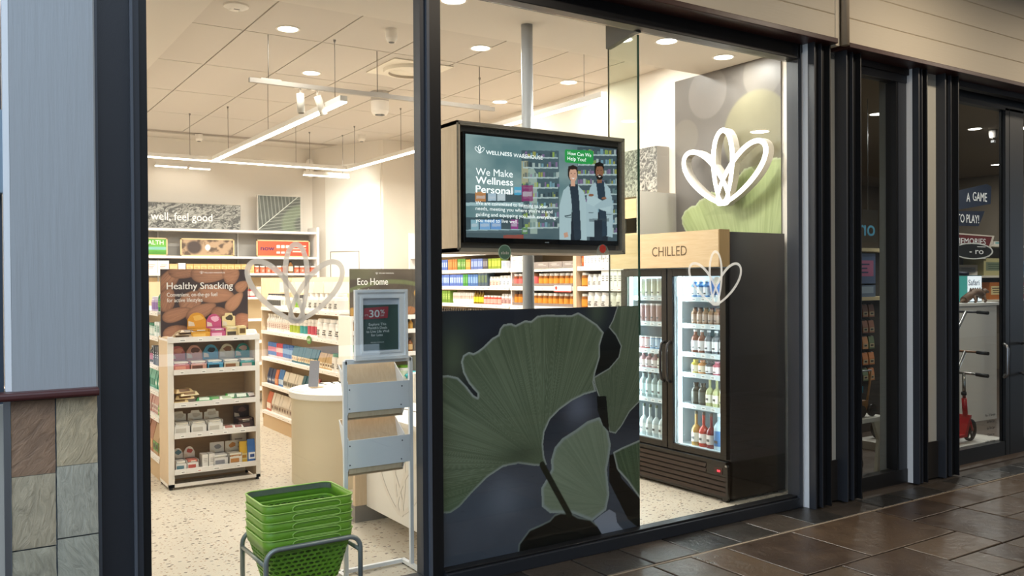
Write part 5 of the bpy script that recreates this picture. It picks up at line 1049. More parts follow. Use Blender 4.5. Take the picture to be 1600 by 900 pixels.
rA = [
 [(('box', .10, .12, .14, Wh2, None, '8a8a88'), 1, 'white carton'), (('slim', .045, .09, .12, 'e8e0d4', 'c8c0b0', None), 2, 'cream slim box'), (('box', .045, .1, .125, '4a7a4a', '6a9a4a', None), 1, 'green tea box'), (('box', .045, .1, .13, '5a6fb0', '8a9fd0', 'e8e8f0'), 4, 'periwinkle blue tea box'), (('box', .05, .1, .13, 'b8743a', 'c88a4a', None), 4, 'russet tea box'), (('box', .045, .1, .13, '5a8a3a', '7aa04a', 'e0e4c8'), 4, 'grass green tea box'), (('box', .05, .1, .12, 'c88a3a', 'd8a85a', None), 2, 'mustard tea box'), (('box', .05, .1, .125, '5f70a8', '9aa8d8', None), 5, 'slate blue tea box'), (('box', .05, .1, .12, '4a4448', '8a8488', None), 2, 'charcoal tea box'), (('box', .06, .1, .12, '8a9a2a', 'c8d04a', None), 4, 'olive yellow tea box'), (('box', .09, .1, .09, 'e0e0e8', 'a8b0c8', None), 3, 'pale lilac carton'), (('box', .08, .1, .08, '2a8a7a', 'c84a4a', None), 2, 'teal carton with a red panel'), (('box', .09, .1, .11, 'd84a6a', 'e8a83a', None), 3, 'pink carton with an orange panel'), (('box', .09, .1, .09, '3a8a5a', 'e0e8e0', None), 3, 'emerald carton')],
 [(('tube', .03, .12, 'e0b8b0', Wh2, 'c87a6a', None), 3, 'blush tube'), (('box', .04, .1, .14, 'a87a2a', 'c8983a', None), 2, 'bronze slim carton'), (('box', .05, .1, .14, '5a72b8', '98aee0', 'e0e8f4'), 10, 'blue slim carton with pale print'), (('box', .05, .1, .14, '3f8a3a', '6aa85a', None), 2, 'mid green slim carton'), (('box', .05, .1, .14, '4a70a8', '88a8d8', None), 4, 'steel blue slim carton'), (('box', .06, .1, .16, '4a5a6a', '6a7a5a', None), 3, 'grey-green slim carton'), (('jar', .032, .11, Wh, 'e8e4de', 'e0c8b8', 'b86a5a'), 3, 'white jar with a blush label'), (('jar', .034, .12, Wh, Wh2, 'e0e4e8', '5a5a68'), 9, 'white jar with grey print'), (('box', .06, .1, .14, 'a8b83a', 'd8e08a', None), 2, 'lime carton'), (('jar', .04, .1, Wh, '8a8a94', 'e4dcd8', 'b05a5a'), 8, 'white jar with a grey lid')],
 [(('box', .1, .1, .13, 'e0dcd4', None, 'a8a4a0'), 1, 'pale grey carton'), (('box', .055, .1, .15, '6a8a2a', '8aa84a', 'c8d08a'), 7, 'moss green slim carton'), (('tube', .022, .13, Wh2, Wh, 'e0c0b0', None), 10, 'white tube with a pale band'), (('bottle', .025, .15, '8a6a1a', '5a3a1a', 'c8c82a', None), 4, 'yellow-green bottle'), (('jar', .034, .10, 'd84a3a', Wh2, 'e8a89a', None), 5, 'red jar with a white lid'), (('jar', .034, .12, Wh, 'd8d0cc', 'c8a098', '8a5a5a'), 14, 'white jar with a dusty pink label'), (('jar', .034, .10, 'e8945a', Wh2, 'f0d0b0', None), 5, 'apricot jar')],
 [(('bottle', .026, .15, 'b86a3a', '2a2420', 'c8884a', None), 3, 'orange-brown bottle'), (('bottle', .026, .15, '4a4440', '8a8078', '8a8480', None), 26, 'dark bottle with a grey label')]]
for z, it in zip(RZ[1:5], rA): row(z+.001, (X_, 5.44, 3.64), 'X', it, 'on the left bay of the right wall')
AM = ('jar', .042, .135, '9a5a20', Wh2, 'e0942f', None); PK = ('jar', .042, .135, '9a4a2a', Wh2, 'e0706a', None)
rB = [[(('box', .12, .12, .13, Wh2, None, 'c8a0a0'), 2, 'white carton'), (('box', .22, .14, .06, '9a8c84', None, 'e8e0d8'), 4, 'low brown tray')],
 [(PK, 3, 'coral labelled jar with a white lid'), (('jar', .044, .17, '7a4a2a', '3a2a24', 'd8605f', None), 2, 'tall coral jar with a dark lid'), (AM, 9, 'amber jar with a white lid')],
 [(('jar', .042, .15, '8a5020', '3a2a24', 'd88a2a', None), 2, 'amber jar with a dark lid'), (AM, 13, 'orange labelled jar with a white lid')], []]
for z, it in zip(RZ[1:4], rB): row(z+.001, (X_, 3.57, 2.49), 'X', it, 'on the shelf bay right of the pole')
for z in (1.585, 1.385):
    t = thing('shelf_tray', ('upper' if z > 1.5 else 'lower')+' brown shelf tray lip in front of the amber jars', 'tray', (5.06, 3.0, z+.002)); MB().box(5.056, 2.5, z+.001, 5.062, 3.56, z+.035, M('8f7b72', .5)).build('lip', t)
t = thing('promo_tag', 'white promotional tag with a red dot on the shelf edge by the birch post', 'price tag', (5.044, 2.7, 1.53)); MB().box(5.040, 2.50, 1.545, 5.044, 2.78, 1.60, M('f4efe8', .5)).box(5.040, 2.50, 1.535, 5.044, 2.78, 1.545, M('c84a3a', .5)).build('card', t)
MB().prism([(2.745+.018*math.cos(k*PI/8), 1.575+.018*math.sin(k*PI/8)) for k in range(16)], 'x', 5.0385, 5.040, M('c8322e', .5)).build('dot', t)
rC = [[(('tube', .03, .12, 'd8602a', 'd8602a', 'e88a4a', None), 1, 'small orange tube'), (('box', .05, .1, .11, Wh2, None, '6a6460'), 14, 'narrow white carton with dark print')],
 [(AM, 1, 'single amber jar'), (('jar', .035, .12, Wh, Wh2, 'e4ded6', '4a4644'), 3, 'white jar with black print'), (('box', .055, .1, .15, Wh2, None, '5a5452'), 12, 'tall white carton with black print')],
 [(AM, 1, 'single orange jar'), (('jar', .05, .15, Wh, Wh2, 'e4ded6', '2a2624'), 8, 'wide white jar with bold black print')]]
for z, it in zip(RZ[1:4], rC): row(z+.001, (X_, 2.40, 1.58), 'X', it, 'on the shelf bay beside the fridge')
t = thing('rock_picture', 'black and white rock texture canvas standing on the right wall shelving', 'picture', (5.42, 2.2, 2.42))
MB().box(5.35, 1.63, 2.421, 5.498, 3.0, 2.85, M('a29a90', .6)).build('canvas', t)
ink('printed_art', (5.35, 3.0, 2.421), GX, FZ, 1.37, .429, 200, 64, bw_art(61, 5), PRINT, t)

# ------------------------------------------------------------------ counter
CT = M('f4efe7', .35); CB = M('dccfb2', .5, 0, 0, 60)
t = thing('round_counter', 'pale curved counter pedestal with a thick white round top', 'counter', (2.8, 2.72, 0))
MB().lathe((2.8, 2.72, 0), [(0, 0, CB), (.425, 0, CB), (.425, .70, CB), (0, .70, CB)], 48).build('body', t)
MB().lathe((2.8, 2.72, 0), [(0, .702, CT), (.435, .702, CT), (.445, .71, CT), (.445, .752, CT), (.435, .762, CT), (0, .762, CT)], 56).build('top', t)
t = thing('card_holder', 'slanted grey price card on a small birch foot standing on the round counter', 'card holder', (2.60, 2.86, .763))
MB().box(2.56, 2.80, .764, 2.66, 2.88, .772, WOOD).box(2.60, 2.84, .772, 2.63, 2.86, .92, WOOD).build('foot', t)
MB().add([(2.535, 2.83, .775), (2.60, 2.78, .775), (2.64, 2.84, .985), (2.575, 2.89, .985), (2.539, 2.836, .775), (2.604, 2.786, .775), (2.644, 2.846, .985), (2.579, 2.896, .985)], [(0,1,2,3),(7,6,5,4),(0,4,5,1),(1,5,6,2),(2,6,7,3),(3,7,4,0)], M('86858b', .4)).build('card', t)
t = thing('service_desk', 'white and birch service desk with an embossed lotus mark behind the sign stand', 'desk', (2.9, 1.1, 0))
MB().box(2.335, 1.38, .115, 2.42, 1.42, .755, WOOD).box(2.42, 1.47, .115, 3.27, 1.62, .755, WOOD).box(2.85, 1.62, 0, 3.27, 2.24, .755, WOOD).build('cabinet', t)
MB().box(2.335, 1.385, 0, 3.27, 1.47, .112, M('86807a', .4)).build('kick_board', t)
MB().box(2.42, .36, .105, 2.45, 1.46, .75, CT).box(2.45, .36, .105, 3.27, .40, .75, CT).build('front_panel', t)
MB().box(2.345, .34, .752, 3.28, 1.46, .782, CT).build('desk_top', t)
MB().box(2.80, 1.40, .784, 3.25, 1.44, .99, M('e8dfd2', .5)).box(2.8, 1.44, .97, 3.25, 1.5, .99, M('d8cfc0', .5)).build('screen_panel', t)
MB().box(2.33, 1.379, .64, 2.40, 1.382, .66, WOOD).build('edge_strip', t)
lotus(MB(), (2.418, .86, .16), GX, FZ, .62, .46, .05, .006, M('efe8de', .5), M('bdb4a8', .6)).build('embossed_lotus', t)
t = thing('desk_cable', 'thin white cable looped over the service desk top', 'cable', (2.75, .9, .784)); MB().tube([(2.5, 1.3, .787), (2.56, 1.05, .80), (2.6, .8, .787), (2.75, .6, .787)], .004, GREYP, 6).build('cord', t)

# ------------------------------------------------------------------ leaflet and poster stand near the glass
t = thing('sign_stand', 'white metal stand with a framed sale poster and empty birch leaflet pockets', 'sign stand', (2.04, .33, 0))
L0, L1, yy = 1.835, 2.235, .33
for xx in (L0, L1): MB().box(xx-.011, yy-.011, .03, xx+.011, yy+.011, 1.215, RACKW).build('post', t, .002)
MB().box(L0, yy-.011, 1.195, L1, yy+.011, 1.222, RACKW).build('cross_bar', t)
MB().box(L0-.012, yy-.17, .008, L0+.012, yy+.12, .03, RACKW).box(L1-.012, yy-.17, .008, L1+.012, yy+.12, .03, RACKW).box(L0, yy+.096, .008, L1, yy+.12, .03, RACKW).build('base_frame', t, .002)
for (fx, fy) in ((L0, yy-.15), (L1, yy-.15), (L0, yy+.1), (L1, yy+.1)): MB().cyl((fx, fy, 0), (fx, fy, .01), .012, BLACKF, 8).build('foot', t)
for k, zt in enumerate((1.185, .875)):
    a, b = L0+.018, L1-.045
    MB().prism([(yy+.01, zt-.30), (yy+.018, zt-.30), (yy+.125, zt), (yy+.115, zt)], 'x', a, b, WOOD).build('birch_back', t)
    pl_ = MB().box(a-.005, yy-.012, zt-.255, L1-.012, yy-.007, zt-.10, RACKW).build('pocket_front', t)
    MB().prism([(yy-.01, zt-.26), (yy+.02, zt-.3), (yy+.12, zt), (yy-.01, zt-.09)], 'x', L1-.048, L1-.044, RACKW).prism([(yy-.01, zt-.26), (yy+.02, zt-.3), (yy+.12, zt), (yy-.01, zt-.09)], 'x', a-.006, a-.002, RACKW).build('pocket_side', t)
    MB().box(a, yy-.006, zt-.285, L1-.06, yy+.02, zt-.255, WOOD).build('birch_foot', t)
    for (sx, sz) in ((a+.004, zt-.13), (L1-.06, zt-.13), (L1-.066, zt-.235), (a+.004, zt-.235)): MB().cyl((sx, yy-.015, sz), (sx, yy-.011, sz), .004, M('54565c', .4), 8).build('screw', pl_)
fx0, fx1, fz0, fz1 = 1.885, 2.205, 1.215, 1.605; yb_ = yy-.014
fr = MB(); 
for (o_, w_, d2_) in ((0, .016, .022), (.016, .02, .012), (.036, .012, .018)):
    a, b, c, dd = fx0+o_, fx1-o_, fz0+o_, fz1-o_
    fr.ringprism([(a, c), (b, c), (b, dd), (a, dd)], [(a+w_, c+w_), (b-w_, c+w_), (b-w_, dd-w_), (a+w_, dd-w_)], 'y', yb_-d2_, yb_, RACKW)
fr.build('poster_frame', t)
MB().box(fx0+.04, yb_-.004, fz0+.04, fx1-.04, yb_, fz1-.04, M('c9cfda', .5)).build('frame_backing', t)
MB().box(fx0+.052, yb_-.007, fz0+.052, fx1-.055, yb_-.004, fz1-.085, M('3c5450', .5)).build('sale_poster', t)
MB().prism([(fx0+.054, fz1-.165), (fx0+.20, fz1-.16), (fx0+.205, fz1-.095), (fx0+.058, fz1-.102)], 'y', yb_-.009, yb_-.0072, M('a53a44', .5)).build('red_flash', t)
PW = M('dfe4e2', .5)
letter([('UP TO', .060, .243, .022, .010, 0), ('30', .088, .236, .062, .042, .03), ('%', .155, .256, .026, .022, .02), ('OFF', .156, .240, .022, .010, 0), ('Explore This', .085, .190, .105, .015, .015), ("Month's Deals", .078, .170, .118, .015, .015), ('to Live Life Well', .070, .150, .137, .015, .015), ('for Less', .098, .130, .07, .015, .015), ('WELLNESS WAREHOUSE', .095, .093, .08, .006, 0)], (fx0, yb_-.009, fz0), FX, FZ, PW, t, lift=.0015)

# ------------------------------------------------------------------ stacked shopping baskets on their holder
GRN = M('79ab2a', .38); GRL = M('b0d868', .35); GHD = M('66706a', .4)
def rrect(w, d_, r, n=6):
    pts = []
    for (cx, cy, a0) in ((w/2-r, -d_/2+r, -90), (w/2-r, d_/2-r, 0), (-w/2+r, d_/2-r, 90), (-w/2+r, -d_/2+r, 180)):
        for i in range(n+1): a = math.radians(a0+90*i/n); pts.append((cx+r*math.cos(a), cy+r*math.sin(a)))
    return pts
def perim(w, d_, r, s):
    # point at fraction s around the rounded rectangle, starting front left
    pts = rrect(w, d_, r); pts = pts[-1:]+pts[:-1]; L = [math.dist(pts[i], pts[(i+1) % len(pts)]) for i in range(len(pts))]; T = sum(L)*s % sum(L)
    for i, l in enumerate(L):
        if T <= l: p, q = pts[i], pts[(i+1) % len(pts)]; f = T/l if l else 0; return (p[0]+(q[0]-p[0])*f, p[1]+(q[1]-p[1])*f)
        T -= l
    return pts[0]
BW, BD, BH = .47, .36, .27
def shell(mb, w0, d0, z0, w1, d1, z1, m, r0=.05, r1=.05, th=.003):
    a = rrect(w0, d0, r0); b = rrect(w1, d1, r1); n = len(a); ai = rrect(w0-2*th, d0-2*th, max(.01, r0-th)); bi = rrect(w1-2*th, d1-2*th, max(.01, r1-th))
    vs = [(x, y, z0) for x, y in a]+[(x, y, z1) for x, y in b]+[(x, y, z0) for x, y in ai]+[(x, y, z1) for x, y in bi]; fs = []
    for i in range(n):
        j = (i+1) % n; fs += [(i, j, n+j, n+i), (2*n+j, 2*n+i, 3*n+i, 3*n+j), (n+i, n+j, 3*n+j, 3*n+i), (j, i, 2*n+i, 2*n+j)]
    mb.add(vs, fs, m, True)
bmsh = MB(); shell(bmsh, BW-.012, BD-.012, BH-.062, BW, BD, BH, GRN); shell(bmsh, BW+.006, BD+.006, BH-.004, BW+.006, BD+.006, BH, GRL, .053, .053, .008)
shell(bmsh, BW-.03, BD-.03, BH-.074, BW-.012, BD-.012, BH-.062, GRN)
# slotted lattice wall
N, Mr = 40, 8; zt, zb = BH-.074, .02
def wp(s, t_, ins=0.): k = t_; w = (BW-.03)*(1-.20*k)-2*ins; d_ = (BD-.03)*(1-.22*k)-2*ins; x, y = perim(w, d_, .045, s); return (x, y, zt+(zb-zt)*k)
for r_ in range(Mr):
    for c in range(N):
        s0 = (c+(.5 if r_ % 2 else 0))/N; s1 = s0+1/N; t0, t1 = r_/Mr, (r_+1)/Mr; sm, tm_ = (s0+s1)/2, (t0+t1)/2
        o8 = [(s0, t0), (sm, t0), (s1, t0), (s1, tm_), (s1, t1), (sm, t1), (s0, t1), (s0, tm_)]
        i8 = [(sm+(x-sm)*.66*(1 if abs(x-sm) > 1e-9 else 0), tm_+(y-tm_)*(.62 if abs(x-sm) < 1e-9 else .42)) for x, y in o8]
        i8[3] = (sm+(s1-sm)*.84, tm_); i8[7] = (sm-(s1-sm)*.84, tm_)
        bmsh.add([wp(*p) for p in o8]+[wp(*p) for p in i8]+[wp(*p, .005) for p in i8], [(q, (q+1) % 8, 8+(q+1) % 8, 8+q) for q in range(8)]+[(8+q, 8+(q+1) % 8, 16+(q+1) % 8, 16+q) for q in range(8)], GRN)
bmsh.add([wp(i/40, 1) for i in range(40)], [tuple(range(40))], GRN); 
bmesh_body = bmsh.mesh('basket_body')
og = MB(); el_o = [(.105*math.cos(a), BH-.034+.017*math.sin(a)) for a in [2*PI*i/32 for i in range(32)]]; 
og.tube([((.095 if math.cos(a) > 0 else -.095)+.03*math.cos(a)+.03, -BD/2-.0005+.004*(.034-.0)*0, BH-.033+.018*math.sin(a)) for a in [2*PI*(i+.5)/32 for i in range(32)]], .0028, GRL, 6, True)
og_mesh = og.mesh('grip')
hn = MB()
def strap(mb, pts, w, h, m):
    for i in range(len(pts)-1):
        (x0, y0, z0), (x1, y1, z1) = pts[i], pts[i+1]; mb.add([(x0, y0, z0), (x1, y1, z1), (x1, y1, z1+h), (x0, y0, z0+h)], [(0, 1, 2, 3)], m, True)
rr = rrect(BW-.02, BD-.02, .045); back_half = [p for p in rr if p[1] > -.02]; back_half.sort(key=lambda p: math.atan2(p[1]+.02, p[0]))
strap(hn, [(x, y, BH-.030) for x, y in back_half], .01, .026, GHD); strap(hn, [(x*.975, y*.975, BH-.030) for x, y in back_half], .01, .026, GHD)
hm = hn.mesh('handle')
bx, by, bz0 = 1.525, .20, .115
ords = ['lowest', 'second from the bottom', 'middle', 'second from the top', 'topmost']
for k in range(5):
    o = thing('shopping_basket', 'green plastic shopping basket, '+ords[k]+' in the stack on the tube holder', 'basket', (bx, by, bz0+.0435*k), 'stacked green shopping baskets')
    share(bmesh_body, 'body', o, (bx, by, bz0+.0435*k)); share(og_mesh, 'grip_ring', o, (bx, by, bz0+.0435*k))
    if k == 4: share(hm, 'handle', o, (bx, by, bz0+.0435*k))
t = thing('basket_holder', 'grey bent-tube floor holder around the green basket stack', 'basket holder', (bx, by, 0))
def arch(y, x0, x1, zt, r=.06):
    p = [(x0, y, .02), (x0, y, zt-r)]+[(x0+r-r*math.cos(a), y, zt-r+r*math.sin(a)) for a in [PI/2*i/5 for i in range(1, 6)]]+[(x1-r+r*math.sin(a), y, zt-r+r*math.cos(a)) for a in [PI/2*i/5 for i in range(0, 6)]]+[(x1, y, .02)]
    return p
MB().tube(arch(-.0+.005, bx-.235, bx+.255, .345), .0125, TUBE, 12).build('front_arch', t)
MB().tube(arch(.40, bx-.235, bx+.255, .345), .0125, TUBE, 12).build('rear_arch', t)
for xx in (bx-.235, bx+.255): MB().tube([(xx, .005, .27), (xx, .40, .27)], .0105, TUBE, 10).build('side_rail', t); MB().tube([(xx, .005, .03), (xx, .40, .03)], .0105, TUBE, 10).build('side_rail', t)
for yq in (.03, .34): MB().box(bx-.235, yq, .095, bx+.255, yq+.03, .11, TUBE).build('shelf_bar', t)

# ------------------------------------------------------------------ bottles inside the fridge, each with its own cap and label
FB = {}
def fbottle(x, y, z, r, h, liq, cap, lab, shape, label, group):
    key = (r, h, liq, cap, lab, shape)
    if key not in FB:
        m = M(liq, .15); b = MB(); c = MB(); l = MB(); nk = {'long': (.45, .62, .30), 'short': (.7, .82, .55), 'milk': (.62, .78, .40), 'can': (.98, .995, .92)}[shape]
        b.lathe((0, 0, 0), [(0, 0, m), (r*.92, 0, m), (r, h*.03, m), (r, h*nk[0], m), (r*.8, h*(nk[0]+nk[1])/2, m), (r*nk[2], h*nk[1], m), (r*nk[2], h*.92, m), (0, h*.92, m)], 14)
        c.lathe((0, 0, 0), [(0, h*.915, M(cap, .4)), (r*nk[2]*1.12, h*.915, M(cap, .4)), (r*nk[2]*1.12, h, M(cap, .4)), (0, h, M(cap, .4))], 12)
        a0 = [PI*(-.5)+(i-5)*.19*PI/2.2 for i in range(11)]
        vs = [(1.015*r*math.cos(a), 1.015*r*math.sin(a), h*.12) for a in a0]+[(1.015*r*math.cos(a), 1.015*r*math.sin(a), h*nk[0]*.86) for a in a0]
        l.add(vs, [(i, i+1, 12+i, 11+i) for i in range(10)], M(lab, .5)); l.box(-r*.35, -r*1.04, h*.2, r*.35, -r*1.0, h*.27, M('4a4a4c', .5))
        FB[key] = (b.mesh('bottle'), c.mesh('cap'), l.mesh('label'))
    o = bpy.data.objects.new('drink_bottle' if shape != 'can' else 'drink_can', FB[key][0]); COL.objects.link(o); o.location = (x, y, z); o.rotation_euler = (0, 0, -PI/2); tag(o, label, 'bottle' if shape != 'can' else 'can', group)
    for nm, me in (('cap', FB[key][1]), ('paper_label', FB[key][2])):
        q = bpy.data.objects.new(nm, me); COL.objects.link(q); q.parent = o
right = [ (5, [(.031, .13, '4a8ac8', 'e8eef2', 'e8eef2', 'short', 3, 'small blue bottle'), (.03, .16, 'dfe6ea', 'e8eef2', '3a70b0', 'can', 3, 'white and blue can'), (.03, .13, 'e4e4e0', '3a3a3c', 'd8d0c0', 'short', 3, 'small white bottle')]),
 (4, [(.028, .13, '8a6a52', '3a2e28', 'a89080', 'short', 9, 'small brown bottle')]),
 (4.5, []),
 (3, [(.034, .18, '7a4a3c', 'e8eaec', 'e4e4e6', 'milk', 2, 'russet glass bottle with a white cap'), (.036, .18, '6a6f74', 'e8eaec', 'e8e8ea', 'milk', 6, 'grey glass bottle with a white cap')]),
 (2, [(.036, .105, 'c8b83a', 'd8c83a', 'eee8d0', 'short', 1, 'yellow juice shot jar'), (.036, .105, 'c8823a', 'b86a2a', 'efe0c8', 'short', 1, 'amber juice shot jar'), (.036, .105, '3a3f48', '2a2c30', 'e8e8ea', 'short', 1, 'black and white drink jar'), (.036, .105, 'b85a70', 'd8a0b0', 'eee0e4', 'short', 4, 'pink drink jar')]),
 (1, [(.036, .17, '3f4440', '2a2c2a', '5a605a', 'short', 2, 'dark glass jar with a black lid'), (.034, .235, 'b8bc8a', 'd8dcd0', 'ece8dc', 'long', 2, 'pale yellow long-necked bottle'), (.036, .19, 'd8d8c0', 'e8e8e0', 'e0d8a0', 'short', 4, 'cream drink bottle')]),
 (0, [(.038, .27, 'b08a4a', '4a4a3c', 'ece8d8', 'long', 1, 'golden kombucha bottle'), (.038, .27, 'b03a30', '3a2a24', 'e8dcd4', 'long', 1, 'bright red drink bottle'), (.038, .27, '7a2430', '3a2a24', 'e8dcd4', 'long', 1, 'deep red drink bottle'), (.046, .28, 'a8c0cc', 'e4eef2', '3a6a9a', 'milk', 1, 'large clear water bottle with a blue label'), (.036, .2, 'c8d0d0', 'e4eef2', '5a9a7a', 'milk', 2, 'small clear water bottle')])]
def stock(level, items, ya, yb, where):
    z = FZS[level]+.001; p = ya
    for (r, h, liq, cap, lab, shape, n, desc) in items:
        for k in range(n):
            if p-2*r < yb: return
            L_ = desc+' '+where
            fbottle(X0f+.145, p-r, z, r, h, liq, cap, lab, shape, L_, L_ if n > 1 else None)
            p -= 2*r+.004
X0f = 4.80
lv = ['on the fridge bottom shelf, right door', 'on the second fridge shelf up, right door', 'on the third fridge shelf up, right door', 'on the fourth fridge shelf up, right door', 'on the fifth fridge shelf up, right door', 'on the top fridge shelf, right door']
for k, it in right:
    if isinstance(k, int): stock(k, it, .795, .355, lv[k])
lv2 = [s.replace('right door', 'left door') for s in lv]
left = [(5, [(.034, .15, 'e4e6e2', 'e4e6e2', 'd8dcc8', 'can', 9, 'white tall can with an olive foot')]), (4, [(.032, .15, 'b09a98', 'e0e0e0', 'a88a88', 'can', 9, 'mauve can')]), (3, [(.03, .10, 'b84a4a', 'e0e0e0', 'e0d0d0', 'can', 2, 'small red can'), (.03, .10, '6a9ac0', 'e0e0e0', 'b8d0e4', 'can', 6, 'small blue can'), (.03, .10, 'b84a3a', 'e0e0e0', 'd8703a', 'can', 2, 'small orange-red can')]),
 (2, [(.034, .125, 'b08a8c', 'e4e4e0', 'e6dcd8', 'milk', 3, 'rose drink bottle'), (.034, .125, 'c0bca0', 'e4e4e0', 'ece8dc', 'milk', 5, 'cream drink bottle')]), (1, [(.034, .21, 'a8b8b8', '3f4440', 'c8dcdc', 'milk', 8, 'clear glass bottle')]),
 (0, [(.036, .26, 'c8d4d4', '5a6a5a', 'e4e8e4', 'long', 4, 'clear long-necked bottle'), (.036, .26, 'c0b080', '5a6a5a', 'e8e4d4', 'long', 3, 'pale gold long-necked bottle')])]
for k, it in left: stock(k, it, 1.40, .985, lv2[k])
# ================================================================== TOY SHOP BEHIND THE RIGHT-HAND DOORS
for (x, y, lb) in ((10.72, 1.70, 'near the toy shop door'), (14.42, 3.37, 'deeper in the toy shop'), (8.80, 1.76, 'seen through the narrow toy shop window')):
    downlight(x, y, 3.5, lb, None, K_TOY)
downlight(12.5, 1.2, 3.5, 'over the toy shop shelves outside the view', None, 40); downlight(9.2, .7, 3.5, 'over the scooters outside the view', None, 16); downlight(8.0, .8, 3.5, 'over the narrow window rack outside the view', None, 12)
GC = M('9a9993', .5)
t = thing('display_plinth', 'low white display plinth under the scooters behind the toy shop door', 'plinth', (8.4, .5, 0))
MB().box(7.45, .30, 0, 8.70, 1.12, .075, M('c9c7c0', .5)).build('plinth_top', t)
t = thing('toy_counter', 'white toy shop counter with curved front standing behind the scooters', 'counter', (9.9, 1.5, 0))
MB().prism([(9.35, 1.40), (9.50, 1.25), (10.30, 1.22), (10.39, 1.30), (10.42, 1.5), (10.42, 1.9), (9.35, 1.9)], 'z', 0, 1.33, M('d4d4d0', .45)).build('body', t)
MB().prism([(9.33, 1.38), (9.49, 1.23), (10.32, 1.20), (10.41, 1.28), (10.44, 1.5), (10.44, 1.93), (9.33, 1.93)], 'z', 1.33, 1.36, M('dcdcd8', .4)).build('counter_top', t)
def scooter(x, y, z, col, label, h, lean, s=1., bars='1d1d20', rz=0.):
    t = thing('kick_scooter', label, 'scooter', (x, y, z)); C1 = M(col, .3); BKR = M('17171a', .5); AL = M('a9a9a6', .25, .9)
    wr = .105*s; wx = 0
    def wheel(cx, r, nm):
        w = MB(); w.lathe((0, 0, 0), [(r*.80, -.014, BKR), (r, -.012, BKR), (r*1.0, .012, BKR), (r*.80, .014, BKR), (r*.80, -.014, BKR)], 28)
        w.lathe((0, 0, 0), [(0, -.018, BKR), (r*.2, -.018, BKR), (r*.2, .018, BKR), (0, .018, BKR)], 12)
        for k in range(6): a = k*PI/3; w.add([(r*.15*math.cos(a-.4), r*.15*math.sin(a-.4), -.008), (r*.15*math.cos(a+.4), r*.15*math.sin(a+.4), -.008), (r*.84*math.cos(a+.09), r*.84*math.sin(a+.09), -.008), (r*.84*math.cos(a-.09), r*.84*math.sin(a-.09), -.008), (r*.15*math.cos(a-.4), r*.15*math.sin(a-.4), .008), (r*.15*math.cos(a+.4), r*.15*math.sin(a+.4), .008), (r*.84*math.cos(a+.09), r*.84*math.sin(a+.09), .008), (r*.84*math.cos(a-.09), r*.84*math.sin(a-.09), .008)], [(0,1,2,3),(7,6,5,4),(0,4,5,1),(1,5,6,2),(2,6,7,3),(3,7,4,0)], BKR)
        me = w.mesh('wheel'); o = bpy.data.objects.new('wheel', me); COL.objects.link(o); o.parent = t; o.location = (cx, 0, r); o.rotation_euler = (PI/2, 0, 0)
    wheel(0, wr, 'front'); wheel(-.62*s, wr*.85, 'rear')
    def W(p): return (x+p[0], y+p[1], z+p[2])
    hx = lean; head = (-.10*s+.0, 0, .30*s)
    MB().tube([W((0, -.03, wr)), W((-.06*s, -.025, .24*s))], .011, C1, 8).tube([W((0, .03, wr)), W((-.06*s, .025, .24*s))], .011, C1, 8).box(*W((-.10*s, -.035, .225*s)), *W((-.03*s, .035, .25*s)), C1).build('fork', t)
    top = (-.10*s-.10*lean, 0, h)
    MB().tube([W((-.075*s, 0, .24*s)), W((-.095*s, 0, .42*s))], .024, C1, 12).tube([W((-.095*s, 0, .42*s)), W(top)], .016, AL, 12).tube([W((-.097*s, 0, .45*s)), W((-.10*s, 0, .48*s))], .024, BKR, 10).build('steering_column', t)
    MB().tube([W((top[0], -.20, h+.0)), W((top[0], .20, h))], .012, C1 if bars != '1d1d20' else AL, 8).build('handlebar', t)
    for s_ in (-1, 1): MB().tube([W((top[0]-.02, s_*.13, h)), W((top[0]-.035, s_*.25, h-.005))], .018, M(bars, .6), 10).build('grip', t)
    MB().prism([(x-.60*s, z+.075*s), (x-.18*s, z+.085*s), (x-.09*s, z+.26*s), (x-.06*s, z+.26*s), (x-.14*s, z+.06*s), (x-.60*s, z+.055*s)], 'y', y-.055, y+.055, C1).build('deck', t)
    return t
r1 = scooter(8.27, .42, .076, 'b3262c', 'red kick scooter with black spoked wheels on the white plinth', .66, 0, 1.0)
scooter(8.30, .60, .076, '8a6a52', 'copper coloured kick scooter with black grips behind the red scooter', .84, -3.2, 1.05, '151515')
scooter(8.32, .80, .076, '4a4a4e', 'tall dark grey kick scooter behind the red scooter', 1.22, -6.8, 1.1, '151515')
scooter(8.42, 1.0, .076, '26304f', 'tallest navy kick scooter at the back of the plinth', 1.62, -5.8, 1.2, '1b2038')
# hanging slat signs
def board(pts, y, th, c, label, lines, edge=None, ink_c='d9d9d6'):
    xs = [p[0] for p in pts]; zs = [p[1] for p in pts]
    t = thing('hanging_sign', label, 'sign', (sum(xs)/len(xs), y, min(zs)))
    MB().prism(pts, 'y', y, y+th, M(c, .5)).build('board', t)
    if edge:
        cx, cz = sum(xs)/len(xs), sum(zs)/len(zs); MB().ringprism(pts, [(cx+(a-cx)*.93, cz+(b-cz)*.86) for a, b in pts], 'y', y-.003, y, M(edge, .5)).build('border', t)
    letter(lines, (min(xs), y, min(zs)), FX, FZ, M(ink_c, .6), t, lift=.004); return t
